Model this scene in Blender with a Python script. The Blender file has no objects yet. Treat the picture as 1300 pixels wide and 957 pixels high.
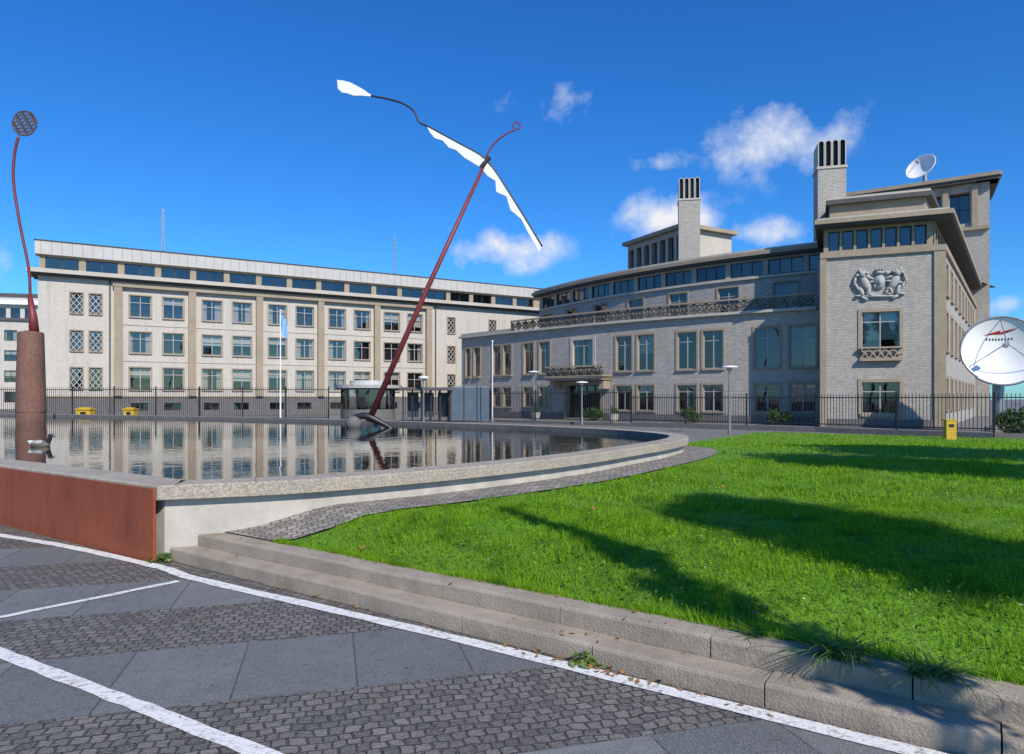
import bpy, math, random
import numpy as np
from mathutils import Vector, Matrix
random.seed(7); np.random.seed(7)
scene=bpy.context.scene
scene.view_settings.view_transform='Standard'
try: scene.view_settings.look='None'
except Exception: pass
scene.view_settings.exposure=0

# ---------------------------------------------------------------- materials
def newmat(name):
    m=bpy.data.materials.new(name); m.use_nodes=True
    nt=m.node_tree; b=nt.nodes['Principled BSDF']
    return m,nt,b
def N(nt,t,**kw):
    n=nt.nodes.new(t)
    for k,v in kw.items(): setattr(n,k,v)
    return n
def mixc(nt,fac,a,b,blend='MIX'):
    n=nt.nodes.new('ShaderNodeMix'); n.data_type='RGBA'; n.blend_type=blend
    for sock,v in ((n.inputs[0],fac),(n.inputs[6],a),(n.inputs[7],b)):
        if isinstance(v,bpy.types.NodeSocket): nt.links.new(v,sock)
        elif isinstance(v,(int,float)): sock.default_value=v
        else: sock.default_value=(*v,1) if len(v)==3 else v
    return n.outputs[2]
def mth(nt,op,a,b=None,c=None,clamp=False):
    n=nt.nodes.new('ShaderNodeMath'); n.operation=op; n.use_clamp=clamp
    for i,v in enumerate((a,b,c)):
        if v is None: continue
        if isinstance(v,bpy.types.NodeSocket): nt.links.new(v,n.inputs[i])
        else: n.inputs[i].default_value=v
    return n.outputs[0]
def noise(nt,vec,scale,detail=4,rough=.55):
    n=N(nt,'ShaderNodeTexNoise'); n.inputs['Scale'].default_value=scale; n.inputs['Detail'].default_value=detail
    n.inputs['Roughness'].default_value=rough
    nt.links.new(vec,n.inputs['Vector']); return n.outputs['Fac']
def ramp(nt,fac,lo,hi):
    n=nt.nodes.new('ShaderNodeMapRange'); n.clamp=True
    nt.links.new(fac,n.inputs[0]); n.inputs[1].default_value=lo; n.inputs[2].default_value=hi
    return n.outputs[0]
def bump(nt,b,h,strength,dist=.02):
    n=nt.nodes.new('ShaderNodeBump'); n.inputs['Strength'].default_value=strength; n.inputs['Distance'].default_value=dist
    nt.links.new(h,n.inputs['Height']); nt.links.new(n.outputs[0],b.inputs['Normal'])
def pm(name,c1,c2,scale=8,rough=.7,bs=60,bst=.15,metal=0,dirt=.25,dscale=.6,bd=.01,spec=.4):
    m,nt,b=newmat(name)
    tc=N(nt,'ShaderNodeTexCoord').outputs['Object']
    f=ramp(nt,noise(nt,tc,scale,3),.3,.7)
    col=mixc(nt,f,c1,c2)
    if dirt>0:
        d=ramp(nt,noise(nt,tc,dscale,4,.65),.35,.75)
        col=mixc(nt,mth(nt,'MULTIPLY',d,dirt),col,tuple(x*.35 for x in c1))
    nt.links.new(col,b.inputs['Base Color'])
    b.inputs['Roughness'].default_value=rough; b.inputs['Metallic'].default_value=metal
    b.inputs['Specular IOR Level'].default_value=spec
    if bst>0: bump(nt,b,noise(nt,tc,bs,2),bst,bd)
    return m
def brickmat(name,c1,c2,mort,bw=.22,bh=.075,ms=.008,dirt=.25):
    m,nt,b=newmat(name)
    t=N(nt,'ShaderNodeTexCoord')
    br=N(nt,'ShaderNodeTexBrick'); nt.links.new(t.outputs['UV'],br.inputs['Vector'])
    br.inputs['Scale'].default_value=1; br.inputs['Brick Width'].default_value=bw; br.inputs['Row Height'].default_value=bh
    br.inputs['Mortar Size'].default_value=ms; br.inputs['Mortar Smooth'].default_value=.3
    br.inputs['Color1'].default_value=(*c1,1); br.inputs['Color2'].default_value=(*c2,1); br.inputs['Mortar'].default_value=(*mort,1)
    o=t.outputs['Object']
    d=ramp(nt,noise(nt,o,.5,4,.7),.35,.75)
    col=mixc(nt,mth(nt,'MULTIPLY',d,dirt),br.outputs['Color'],tuple(x*.5 for x in c1))
    mp=N(nt,'ShaderNodeMapping'); nt.links.new(o,mp.inputs[0]); mp.inputs['Scale'].default_value=(2.5,2.5,.12)
    st=ramp(nt,noise(nt,mp.outputs[0],1,3,.7),.5,.8)
    col=mixc(nt,mth(nt,'MULTIPLY',st,.45),col,tuple(x*.5 for x in c1))
    nt.links.new(col,b.inputs['Base Color']); b.inputs['Roughness'].default_value=.85
    bump(nt,b,br.outputs['Fac'],-.25,.012)
    return m
def glassmat(name,tint,base=.25):
    m=bpy.data.materials.new(name); m.use_nodes=True; nt=m.node_tree; nt.nodes.clear()
    out=N(nt,'ShaderNodeOutputMaterial'); tr=N(nt,'ShaderNodeBsdfTransparent'); gl=N(nt,'ShaderNodeBsdfGlossy')
    tr.inputs[0].default_value=(*tint,1); gl.inputs['Roughness'].default_value=.02; gl.inputs[0].default_value=(.92,.84,.82,1)
    fr=N(nt,'ShaderNodeFresnel'); fr.inputs[0].default_value=1.5
    f=mth(nt,'ADD',fr.outputs[0],base,clamp=True)
    t=N(nt,'ShaderNodeTexCoord').outputs['Object']
    bp=N(nt,'ShaderNodeBump'); bp.inputs['Strength'].default_value=.1; bp.inputs['Distance'].default_value=.05
    nt.links.new(noise(nt,t,.9,1),bp.inputs['Height']); nt.links.new(bp.outputs[0],gl.inputs['Normal'])
    mx=N(nt,'ShaderNodeMixShader'); nt.links.new(f,mx.inputs[0]); nt.links.new(tr.outputs[0],mx.inputs[1]); nt.links.new(gl.outputs[0],mx.inputs[2])
    nt.links.new(mx.outputs[0],out.inputs[0]); return m

MAT={}
MAT['brickL']=brickmat('cream_brick',(.56,.515,.445),(.48,.44,.38),(.40,.365,.315),dirt=.12)
MAT['brickR']=brickmat('grey_cream_brick',(.50,.455,.40),(.36,.33,.285),(.21,.19,.165),bw=.24,bh=.088,ms=.012,dirt=.22)
MAT['stone']=pm('beige_stone',(.38,.305,.215),(.31,.25,.18),6,.8,40,.2,dirt=.35)
MAT['stonelight']=pm('pale_stone',(.52,.475,.40),(.46,.415,.35),5,.8,40,.15,dirt=.25)
MAT['plinth']=pm('plinth_stone',(.17,.16,.15),(.12,.115,.11),5,.8,40,.2)
MAT['fascia']=pm('fascia_panel',(.50,.485,.45),(.44,.43,.40),3,.6,30,.05,dirt=.2)
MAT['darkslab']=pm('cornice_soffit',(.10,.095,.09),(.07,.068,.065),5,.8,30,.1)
MAT['roof']=pm('roof_felt',(.12,.12,.12),(.09,.09,.09),3,.9)
MAT['frame']=pm('window_frame',(.42,.40,.36),(.36,.34,.31),4,.5,30,0,dirt=.2)
MAT['framedark']=pm('dark_frame',(.05,.05,.05),(.03,.03,.03),4,.5,30,0)
MAT['glass']=glassmat('window_glass',(.76,.77,.78),.09)
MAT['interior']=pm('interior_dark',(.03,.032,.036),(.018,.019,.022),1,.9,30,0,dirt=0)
MAT['curtain']=pm('curtain',(.58,.56,.52),(.45,.43,.40),6,.9,30,0,dirt=0)
MAT['blind']=pm('blind',(.64,.61,.54),(.58,.55,.48),3,.9,30,0,dirt=0)
MAT['ornament']=pm('ornament_bronze',(.10,.085,.06),(.17,.15,.12),9,.7,40,.2)
MAT['relief']=pm('relief_stone',(.44,.44,.41),(.32,.32,.30),7,.8,30,.4,dirt=.3)
MAT['fence']=pm('black_steel',(.015,.016,.018),(.025,.025,.028),6,.45,30,0,dirt=0)
MAT['concrete']=pm('pale_concrete',(.55,.51,.44),(.44,.41,.355),4,.85,50,.3,dirt=.45,dscale=2.2)
MAT['steel']=pm('grey_steel',(.35,.36,.37),(.28,.29,.3),6,.4,30,0,metal=.6)
MAT['white']=pm('white_paint',(.78,.78,.76),(.74,.74,.72),5,.45,30,0,dirt=.1)
MAT['yellow']=pm('yellow_paint',(.62,.40,.03),(.5,.32,.02),5,.5,30,0,dirt=.4)
MAT['red']=pm('sculpture_red',(.22,.035,.035),(.16,.03,.03),5,.5,40,.1,dirt=.4)
MAT['redpaint']=pm('red_mark',(.4,.02,.02),(.35,.02,.02),5,.5,30,0)
MAT['post']=pm('rust_brown_stone',(.24,.125,.085),(.15,.075,.055),10,.8,60,.4,dirt=.5)
MAT['discmat']=pm('disc_bronze',(.16,.12,.10),(.10,.07,.06),9,.5,40,.1,metal=.3)
MAT['black']=pm('black_paint',(.02,.02,.022),(.03,.03,.03),5,.4,30,0)
MAT['bluegrey']=pm('bluegrey_panel',(.10,.13,.17),(.08,.11,.14),3,.4,30,0)
MAT['bark']=pm('bark',(.09,.065,.045),(.05,.038,.028),12,.9,25,.6,bd=.03)
MAT['flag']=pm('flag_blue',(.18,.4,.7),(.25,.48,.75),4,.8,30,0,dirt=.05)

m,nt,b=newmat('aggregate_concrete'); tc=N(nt,'ShaderNodeTexCoord').outputs['Object']
v=N(nt,'ShaderNodeTexVoronoi'); v.inputs['Scale'].default_value=75; nt.links.new(tc,v.inputs[0])
sp=N(nt,'ShaderNodeSeparateColor'); nt.links.new(v.outputs['Color'],sp.inputs[0])
c=mixc(nt,sp.outputs[0],(.24,.205,.155),(.49,.43,.34))
c=mixc(nt,mth(nt,'MULTIPLY',ramp(nt,noise(nt,tc,1.5,6),.4,.7),.35),c,(.17,.155,.12))
nt.links.new(c,b.inputs['Base Color']); b.inputs['Roughness'].default_value=.85; bump(nt,b,v.outputs['Distance'],.4,.01)
MAT['agg']=m
m,nt,b=newmat('kerb_concrete'); tcn=N(nt,'ShaderNodeTexCoord'); tc=tcn.outputs['Object']
c=mixc(nt,ramp(nt,noise(nt,tc,1.1,3),.3,.7),(.45,.375,.285),(.34,.285,.22))
c=mixc(nt,mth(nt,'MULTIPLY',ramp(nt,noise(nt,tc,3,8,.75),.4,.7),.7),c,(.16,.135,.095))
c=mixc(nt,mth(nt,'MULTIPLY',ramp(nt,noise(nt,tc,160,3),.48,.66),.5),c,(.2,.175,.135))
nt.links.new(c,b.inputs['Base Color']); b.inputs['Roughness'].default_value=.9; bump(nt,b,noise(nt,tc,70,5),.7,.01)
MAT['kerb']=m
m,nt,b=newmat('corten_steel'); tc=N(nt,'ShaderNodeTexCoord').outputs['Object']
mp=N(nt,'ShaderNodeMapping'); nt.links.new(tc,mp.inputs[0]); mp.inputs['Scale'].default_value=(1,1,.35)
f=ramp(nt,noise(nt,mp.outputs[0],3,8,.7),.3,.7); c=mixc(nt,f,(.19,.042,.015),(.34,.08,.028))
c=mixc(nt,mth(nt,'MULTIPLY',ramp(nt,noise(nt,tc,25,5),.5,.75),.5),c,(.11,.04,.022))
nt.links.new(c,b.inputs['Base Color']); b.inputs['Roughness'].default_value=.75; bump(nt,b,noise(nt,tc,120,4),.2,.004)
MAT['corten']=m

def setts_nodes(nt,vec,bw=.10,bh=.085,c1=(.115,.11,.105),c2=(.055,.055,.055),mo=(.03,.028,.024)):
    nz=N(nt,'ShaderNodeTexNoise'); nz.inputs['Scale'].default_value=6; nz.inputs['Detail'].default_value=3; nt.links.new(vec,nz.inputs[0])
    vm=N(nt,'ShaderNodeVectorMath'); vm.operation='MULTIPLY_ADD'; nt.links.new(nz.outputs['Color'],vm.inputs[0])
    vm.inputs[1].default_value=(.08,.08,0); nt.links.new(vec,vm.inputs[2])
    br=N(nt,'ShaderNodeTexBrick'); nt.links.new(vm.outputs[0],br.inputs['Vector'])
    br.inputs['Scale'].default_value=1; br.inputs['Brick Width'].default_value=bw; br.inputs['Row Height'].default_value=bh
    br.inputs['Mortar Size'].default_value=.007; br.inputs['Mortar Smooth'].default_value=.6
    br.inputs['Color1'].default_value=(*c1,1); br.inputs['Color2'].default_value=(*c2,1); br.inputs['Mortar'].default_value=(*mo,1)
    return br
def paving(name,angle,bands,c1=(.20,.185,.165),c2=(.085,.08,.075),mo=(.045,.04,.033),bw=.075,bh=.068):
    m,nt,b=newmat(name); tc=N(nt,'ShaderNodeTexCoord').outputs['Object']
    mp=N(nt,'ShaderNodeMapping'); nt.links.new(tc,mp.inputs[0]); mp.inputs['Rotation'].default_value=(0,0,-angle)
    vec=mp.outputs[0]
    br=setts_nodes(nt,vec,c1=c1,c2=c2,mo=mo,bw=bw,bh=bh)
    col=mixc(nt,mth(nt,'MULTIPLY',ramp(nt,noise(nt,tc,2.2,6),.35,.7),.45),br.outputs['Color'],(.085,.078,.066),'MIX')
    col=mixc(nt,mth(nt,'MULTIPLY',ramp(nt,noise(nt,tc,110,3),.45,.65),.4),col,(.28,.25,.21))
    h=mth(nt,'SUBTRACT',1.0,br.outputs['Fac'])
    h=mth(nt,'ADD',h,mth(nt,'MULTIPLY',noise(nt,tc,45,3),.9))
    if bands:
        sx=N(nt,'ShaderNodeSeparateXYZ'); nt.links.new(vec,sx.inputs[0])
        q=mth(nt,'FRACT',mth(nt,'DIVIDE',mth(nt,'SUBTRACT',sx.outputs[1],3.86),1.8))
        mask=mth(nt,'LESS_THAN',q,.5)
        sl=N(nt,'ShaderNodeTexBrick'); 
        mp2=N(nt,'ShaderNodeMapping'); nt.links.new(vec,mp2.inputs[0]); mp2.inputs['Location'].default_value=(.25,-3.86,0)
        nt.links.new(mp2.outputs[0],sl.inputs['Vector']); sl.offset=.4
        sl.inputs['Scale'].default_value=1; sl.inputs['Brick Width'].default_value=.66; sl.inputs['Row Height'].default_value=.9
        sl.inputs['Mortar Size'].default_value=.005; sl.inputs['Color1'].default_value=(.12,.13,.13,1); sl.inputs['Color2'].default_value=(.20,.207,.20,1); sl.inputs['Mortar'].default_value=(.04,.038,.034,1)
        sc=mixc(nt,mth(nt,'MULTIPLY',ramp(nt,noise(nt,tc,1.7,8,.8),.38,.68),.7),sl.outputs[0],(.085,.088,.085))
        sc=mixc(nt,mth(nt,'MULTIPLY',ramp(nt,noise(nt,tc,120,4,.7),.48,.62),.55),sc,(.30,.295,.27))
        sc=mixc(nt,mth(nt,'MULTIPLY',ramp(nt,noise(nt,tc,9,6,.85),.54,.66),.5),sc,(.06,.056,.048))
        col=mixc(nt,mask,col,sc)
        h=mth(nt,'ADD',mth(nt,'MULTIPLY',h,mth(nt,'SUBTRACT',1.0,mask)),mth(nt,'MULTIPLY',mask,mth(nt,'ADD',mth(nt,'SUBTRACT',1.1,sl.outputs['Fac']),mth(nt,'MULTIPLY',noise(nt,tc,120,3),.35))))
    nt.links.new(col,b.inputs['Base Color']); b.inputs['Roughness'].default_value=.75; b.inputs['Specular IOR Level'].default_value=.35
    bump(nt,b,h,1.0,.013)
    return m
MAT['setts']=paving('granite_setts',math.radians(-34.4),False)
MAT['cobblestrip']=paving('cobble_strip',math.radians(20),False,(.42,.375,.315),(.20,.18,.155),(.10,.09,.075),.10,.09)
MAT['road']=paving('road_paving',math.radians(14.9),True)
MAT['plaza']=paving('plaza_ground',math.radians(10),False,(.22,.21,.20),(.17,.165,.155),(.12,.115,.11),.3,.3)
m,nt,b=newmat('worn_white_marking'); tc=N(nt,'ShaderNodeTexCoord').outputs['Object']
f=ramp(nt,noise(nt,tc,22,8,.8),.51,.62)
nt.links.new(mixc(nt,mth(nt,'MULTIPLY',f,.85),(.72,.71,.67),(.20,.19,.17)),b.inputs['Base Color']); b.inputs['Roughness'].default_value=.8
bump(nt,b,noise(nt,tc,50,4),.6,.01); MAT['marking']=m
m,nt,b=newmat('pool_water'); tc=N(nt,'ShaderNodeTexCoord').outputs['Object']
b.inputs['Base Color'].default_value=(.012,.016,.014,1); b.inputs['Roughness'].default_value=.01; b.inputs['IOR'].default_value=1.5
h=mth(nt,'ADD',noise(nt,tc,2.2,3,.5),mth(nt,'MULTIPLY',noise(nt,tc,9,2),.18))
bump(nt,b,h,.16,.02); MAT['water']=m
def leafmat(name,c1,c2,c3,trans=0,ns=.9,c4=None):
    m=bpy.data.materials.new(name); m.use_nodes=True; nt=m.node_tree; b=nt.nodes['Principled BSDF']
    at=N(nt,'ShaderNodeAttribute'); at.attribute_name='rnd'
    tc=N(nt,'ShaderNodeTexCoord').outputs['Object']
    c=mixc(nt,at.outputs['Fac'],c1,c2)
    c=mixc(nt,mth(nt,'MULTIPLY',ramp(nt,noise(nt,tc,ns,4),.42,.62),.65),c,c3)
    if c4: c=mixc(nt,mth(nt,'MULTIPLY',ramp(nt,noise(nt,tc,ns*4.5,3),.5,.68),.75),c,c4)
    nt.links.new(c,b.inputs['Base Color']); b.inputs['Roughness'].default_value=.6; b.inputs['Specular IOR Level'].default_value=.25
    if trans:
        tl=N(nt,'ShaderNodeBsdfTranslucent'); nt.links.new(c,tl.inputs[0])
        mx=N(nt,'ShaderNodeMixShader'); mx.inputs[0].default_value=trans
        nt.links.new(b.outputs[0],mx.inputs[1]); nt.links.new(tl.outputs[0],mx.inputs[2]); nt.links.new(mx.outputs[0],nt.nodes['Material Output'].inputs[0])
    return m
MAT['grass']=leafmat('grass_blades',(.11,.28,.004),(.34,.52,.02),(.19,.40,.01),.4,.8,(.05,.15,.005))
MAT['leaf']=leafmat('foliage',(.03,.07,.015),(.08,.14,.03),(.045,.09,.02))
MAT['weed']=leafmat('weed_leaves',(.10,.2,.03),(.26,.36,.08),(.16,.24,.05),.3)
MAT['dryleaf']=leafmat('dry_leaf',(.22,.11,.04),(.35,.2,.09),(.25,.15,.06))
MAT['petal']=pm('daisy_petal',(.7,.7,.66),(.6,.6,.55),5,.8,30,0,dirt=0)
m,nt,b=newmat('lawn_soil'); tc=N(nt,'ShaderNodeTexCoord').outputs['Object']
c=mixc(nt,ramp(nt,noise(nt,tc,.8,4),.35,.65),(.09,.22,.006),(.15,.31,.012))
c=mixc(nt,mth(nt,'MULTIPLY',ramp(nt,noise(nt,tc,14,4,.75),.45,.62),.6),c,(.035,.095,.006))
nt.links.new(c,b.inputs['Base Color']); b.inputs['Roughness'].default_value=.95; bump(nt,b,noise(nt,tc,40,4),.8,.04)
MAT['lawn']=m

# ---------------------------------------------------------------- geometry helpers
def empty(name,loc=(0,0,0)):
    o=bpy.data.objects.new(name,None); o.empty_display_size=.5; scene.collection.objects.link(o); return o
def meshobj(name,verts,faces,mat,uvs=None,parent=None,smooth=False):
    me=bpy.data.meshes.new(name); me.from_pydata(verts,[],faces)
    if uvs is not None:
        ul=me.uv_layers.new(name='UVMap'); ul.data.foreach_set('uv',[c for u in uvs for c in u])
    me.materials.append(MAT[mat])
    if smooth: me.polygons.foreach_set('use_smooth',[True]*len(me.polygons))
    me.update()
    o=bpy.data.objects.new(name,me); scene.collection.objects.link(o)
    if parent: o.parent=parent
    return o
class Geo:
    def __init__(s): s.d={}
    def part(s,key):
        if key not in s.d: s.d[key]=([],[],[])
        return s.d[key]
    def face(s,key,pts,uvs=None):
        V,F,U=s.part(key); n=len(V); V.extend(pts); F.append(tuple(range(n,n+len(pts))))
        U.extend(uvs if uvs else [(p[0],p[2]) for p in pts])
    def addmesh(s,key,verts,faces):
        V,F,U=s.part(key); n=len(V); V.extend(verts)
        for f in faces:
            F.append(tuple(i+n for i in f)); U.extend([(verts[i][0],verts[i][2]) for i in f])
    def build(s,name,single=None,smooth=()):
        if len(s.d)==1 and single:
            (k,(V,F,U)),=s.d.items(); return meshobj(name,V,F,k[1],U,smooth=k[0] in smooth)
        e=empty(name)
        for (pn,mt),(V,F,U) in s.d.items():
            meshobj(pn,V,F,mt,U,parent=e,smooth=pn in smooth)
        return e
def flat(A,B):
    A=Vector(A);B=Vector(B); L=(B-A).length; u=(B-A)/L; n=Vector((u.y,-u.x))
    f=lambda s,d,z:(A.x+u.x*s+n.x*d,A.y+u.y*s+n.y*d,z)
    f.L=L; f.curved=False; return f
def curve(pts):
    P=[Vector(p) for p in pts]; cum=[0]
    for i in range(1,len(P)): cum.append(cum[-1]+(P[i]-P[i-1]).length)
    def f(s,d,z):
        i=0
        while i<len(P)-2 and s>cum[i+1]: i+=1
        t=(s-cum[i])/(cum[i+1]-cum[i]); p=P[i].lerp(P[i+1],t)
        def tan(j):
            a=P[max(j-1,0)]; c=P[min(j+1,len(P)-1)]; return (c-a).normalized()
        tg=tan(i).lerp(tan(i+1),max(0,min(1,t))).normalized(); n=Vector((tg.y,-tg.x))
        return (p.x+n.x*d,p.y+n.y*d,z)
    f.L=cum[-1]; f.curved=True
    def s_at_x(x):
        for i in range(len(P)-1):
            if (P[i].x-x)*(P[i+1].x-x)<=0:
                t=(x-P[i].x)/(P[i+1].x-P[i].x); return cum[i]+t*(cum[i+1]-cum[i])
        return 0
    f.s_at_x=s_at_x; return f
def bez(p0,p1,p2,n=24):
    return [tuple((1-t)**2*a+2*t*(1-t)*b+t*t*c for a,b,c in zip(p0,p1,p2)) for t in [i/n for i in range(n+1)]]
def ssegs(M,s0,s1,extra=()):
    e={s0,s1,*extra}
    if M.curved:
        n=max(1,int((s1-s0)/.8)+1); e|={s0+(s1-s0)*i/n for i in range(n+1)}
    return sorted(e)
def box(g,key,M,s0,s1,d0,d1,z0,z1):
    ss=ssegs(M,s0,s1)
    def q(a): g.face(key,[M(*p) for p in a],[(p[0]+p[1]*.3,p[2]+p[1]) for p in a])
    for a,b in zip(ss[:-1],ss[1:]):
        q([(a,d1,z0),(b,d1,z0),(b,d1,z1),(a,d1,z1)]); q([(b,d0,z0),(a,d0,z0),(a,d0,z1),(b,d0,z1)])
        q([(a,d1,z1),(b,d1,z1),(b,d0,z1),(a,d0,z1)]); q([(a,d0,z0),(b,d0,z0),(b,d1,z0),(a,d1,z0)])
    q([(s0,d0,z0),(s0,d1,z0),(s0,d1,z1),(s0,d0,z1)]); q([(s1,d1,z0),(s1,d0,z0),(s1,d0,z1),(s1,d1,z1)])
def wall(g,key,M,s0,s1,z0,z1,ops,d=0):
    ex=[]; zs={z0,z1}
    for o in ops: ex+=[o[0],o[1]]; zs|={o[2],o[3]}
    ss=ssegs(M,s0,s1,[e for e in ex if s0<e<s1]); zs=sorted(zs)
    for a,b in zip(ss[:-1],ss[1:]):
        if b-a<1e-4: continue
        for c,e in zip(zs[:-1],zs[1:]):
            ms,mz=(a+b)/2,(c+e)/2
            if any(o[0]<ms<o[1] and o[2]<mz<o[3] for o in ops): continue
            p=[(a,d,c),(b,d,c),(b,d,e),(a,d,e)]
            g.face(key,[M(*x) for x in p],[(x[0],x[2]) for x in p])
def window(g,M,o,d=0,depth=.16,style='cas',nm=1,transom=.7,trim='stone',tw=.1,cur=None):
    sa,sb,za,zb=o
    def q(key,a): g.face(key,[M(*p) for p in a],[(p[0]+p[1],p[2]+p[1]) for p in a])
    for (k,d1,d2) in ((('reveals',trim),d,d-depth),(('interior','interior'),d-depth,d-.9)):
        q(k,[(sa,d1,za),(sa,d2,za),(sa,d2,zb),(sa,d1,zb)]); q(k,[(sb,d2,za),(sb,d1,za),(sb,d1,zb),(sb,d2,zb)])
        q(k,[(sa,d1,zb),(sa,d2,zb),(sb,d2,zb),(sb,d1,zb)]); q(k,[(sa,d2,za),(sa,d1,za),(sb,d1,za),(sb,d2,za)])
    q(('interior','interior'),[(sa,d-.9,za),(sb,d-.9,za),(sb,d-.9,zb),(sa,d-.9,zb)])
    fk=('window_frames','frame' if style!='dark' else 'framedark'); f=.055; gd=d-depth
    box(g,fk,M,sa,sa+f,gd-.03,gd+.04,za,zb); box(g,fk,M,sb-f,sb,gd-.03,gd+.04,za,zb)
    box(g,fk,M,sa+f,sb-f,gd-.03,gd+.04,za,za+f); box(g,fk,M,sa+f,sb-f,gd-.03,gd+.04,zb-f,zb)
    w=sb-sa
    for i in range(1,nm+1):
        c=sa+w*i/(nm+1); box(g,fk,M,c-.03,c+.03,gd-.028,gd+.037,za+f,zb-f)
    if transom:
        zt=za+(zb-za)*transom; box(g,fk,M,sa+f,sb-f,gd-.026,gd+.034,zt-.025,zt+.025)
    n=nm+1
    for i in range(n):
        a=sa+f+(w-2*f)*i/n; b_=sa+f+(w-2*f)*(i+1)/n; t=random.uniform(-.008,.008); t2=random.uniform(-.008,.008)
        q(('window_glass','glass'),[(a,gd+t+t2,za+f),(b_,gd-t+t2,za+f),(b_,gd-t-t2,zb-f),(a,gd+t-t2,zb-f)])
    r=random.random() if cur is None else cur
    if r<.5:
        for side in (0,1):
            wd=w*random.uniform(.12,.42); x0=sa if side==0 else sb-wd
            n=max(3,int(wd/.08)); 
            for i in range(n):
                a=x0+wd*i/n; b=x0+wd*(i+1)/n; dd=(.05 if i%2 else 0)
                q(('curtains','curtain'),[(a,gd-.2-dd,za),(b,gd-.25+dd,za),(b,gd-.25+dd,zb),(a,gd-.2-dd,zb)])
    elif r<.8:
        zb0=zb-(zb-za)*random.uniform(.25,.75)
        q(('blinds','blind'),[(sa,gd-.15,zb0),(sb,gd-.15,zb0),(sb,gd-.15,zb),(sa,gd-.15,zb)])
    if trim and tw:
        tk=('window_surrounds',trim); p0,p1=d-.02,d+.05
        box(g,tk,M,sa-tw,sa,p0,p1,za-tw,zb+tw); box(g,tk,M,sb,sb+tw,p0,p1,za-tw,zb+tw)
        box(g,tk,M,sa,sb,p0,p1-.003,zb,zb+tw); box(g,tk,M,sa-tw*.4,sb+tw*.4,p0,p1+.08,za-tw*.9,za)
def bar(g,key,M,a,b,w,d0,d1):
    (s0,z0),(s1,z1)=a,b; L=math.hypot(s1-s0,z1-z0); nx,nz=-(z1-z0)/L*w/2,(s1-s0)/L*w/2
    c=[(s0+nx,z0+nz),(s0-nx,z0-nz),(s1-nx,z1-nz),(s1+nx,z1+nz)]
    F=[M(s,d1,z) for s,z in c]; B=[M(s,d0,z) for s,z in c]
    g.face(key,F); g.face(key,B[::-1])
    for i in range(4):
        j=(i+1)%4; g.face(key,[F[i],B[i],B[j],F[j]])
def lattice(g,M,o,d,n,m,w=.05):
    sa,sb,za,zb=o; k=('window_lattice','frame')
    for i in range(n):
        for j in range(m):
            a=sa+(sb-sa)*i/n; b=sa+(sb-sa)*(i+1)/n; c=za+(zb-za)*j/m; e=za+(zb-za)*(j+1)/m
            bar(g,k,M,(a,c),(b,e),w,d-.02,d+.02); bar(g,k,M,(a,e),(b,c),w,d-.017,d+.023)
def polycap(g,key,pts,z):
    g.face(key,[(p[0],p[1],z) for p in pts],[(p[0],p[1]) for p in pts])
def tube(pts,rad,n=10,cap=True):
    P=[Vector(p) for p in pts]
    if isinstance(rad,(int,float)): rad=[rad]*len(P)
    V=[];F=[]; up=None
    for i,p in enumerate(P):
        t=(P[min(i+1,len(P)-1)]-P[max(i-1,0)]).normalized()
        if up is None: up=t.orthogonal().normalized()
        else: up=(up-t*up.dot(t)).normalized()
        b=t.cross(up)
        for k in range(n):
            a=2*math.pi*k/n; V.append(tuple(p+(up*math.cos(a)+b*math.sin(a))*rad[i]))
    for i in range(len(P)-1):
        for k in range(n):
            F.append((i*n+k,i*n+(k+1)%n,(i+1)*n+(k+1)%n,(i+1)*n+k))
    if cap: F.append(tuple(range(n))[::-1]); F.append(tuple((len(P)-1)*n+k for k in range(n)))
    return V,F
def spline(pts,n=6):
    P=[Vector(p) for p in pts]; out=[]
    for i in range(len(P)-1):
        a=P[max(i-1,0)];b=P[i];c=P[i+1];d=P[min(i+2,len(P)-1)]
        for k in range(n):
            t=k/n; out.append(.5*((2*b)+(c-a)*t+(2*a-5*b+4*c-d)*t*t+(3*b-a-3*c+d)*t**3))
    out.append(P[-1]); return [tuple(p) for p in out]
def ellip(c,r,R=None,nu=14,nv=9):
    V=[];F=[]
    for j in range(nv+1):
        th=math.pi*j/nv
        for i in range(nu):
            ph=2*math.pi*i/nu; v=Vector((r[0]*math.sin(th)*math.cos(ph),r[1]*math.sin(th)*math.sin(ph),r[2]*math.cos(th)))
            if R: v=R@v
            V.append((c[0]+v.x,c[1]+v.y,c[2]+v.z))
    for j in range(nv):
        for i in range(nu): F.append((j*nu+i,(j+1)*nu+i,(j+1)*nu+(i+1)%nu,j*nu+(i+1)%nu))
    return V,F
def cyl(g,key,x,y,z0,z1,r0,r1=None,n=16):
    V,F=tube([(x,y,z0),(x,y,z1)],[r0,r0 if r1 is None else r1],n); g.addmesh(key,V,F)
def ring(c,R,r,ax1,ax2,n=16,m=6):
    c=Vector(c);ax1=Vector(ax1);ax2=Vector(ax2);ax3=ax1.cross(ax2)
    V=[];F=[]
    for i in range(n):
        a=2*math.pi*i/n; d=ax1*math.cos(a)+ax2*math.sin(a)
        for k in range(m):
            b=2*math.pi*k/m; V.append(tuple(c+d*(R+r*math.cos(b))+ax3*r*math.sin(b)))
    for i in range(n):
        for k in range(m): F.append((i*m+k,((i+1)%n)*m+k,((i+1)%n)*m+(k+1)%m,i*m+(k+1)%m))
    return V,F

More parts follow.
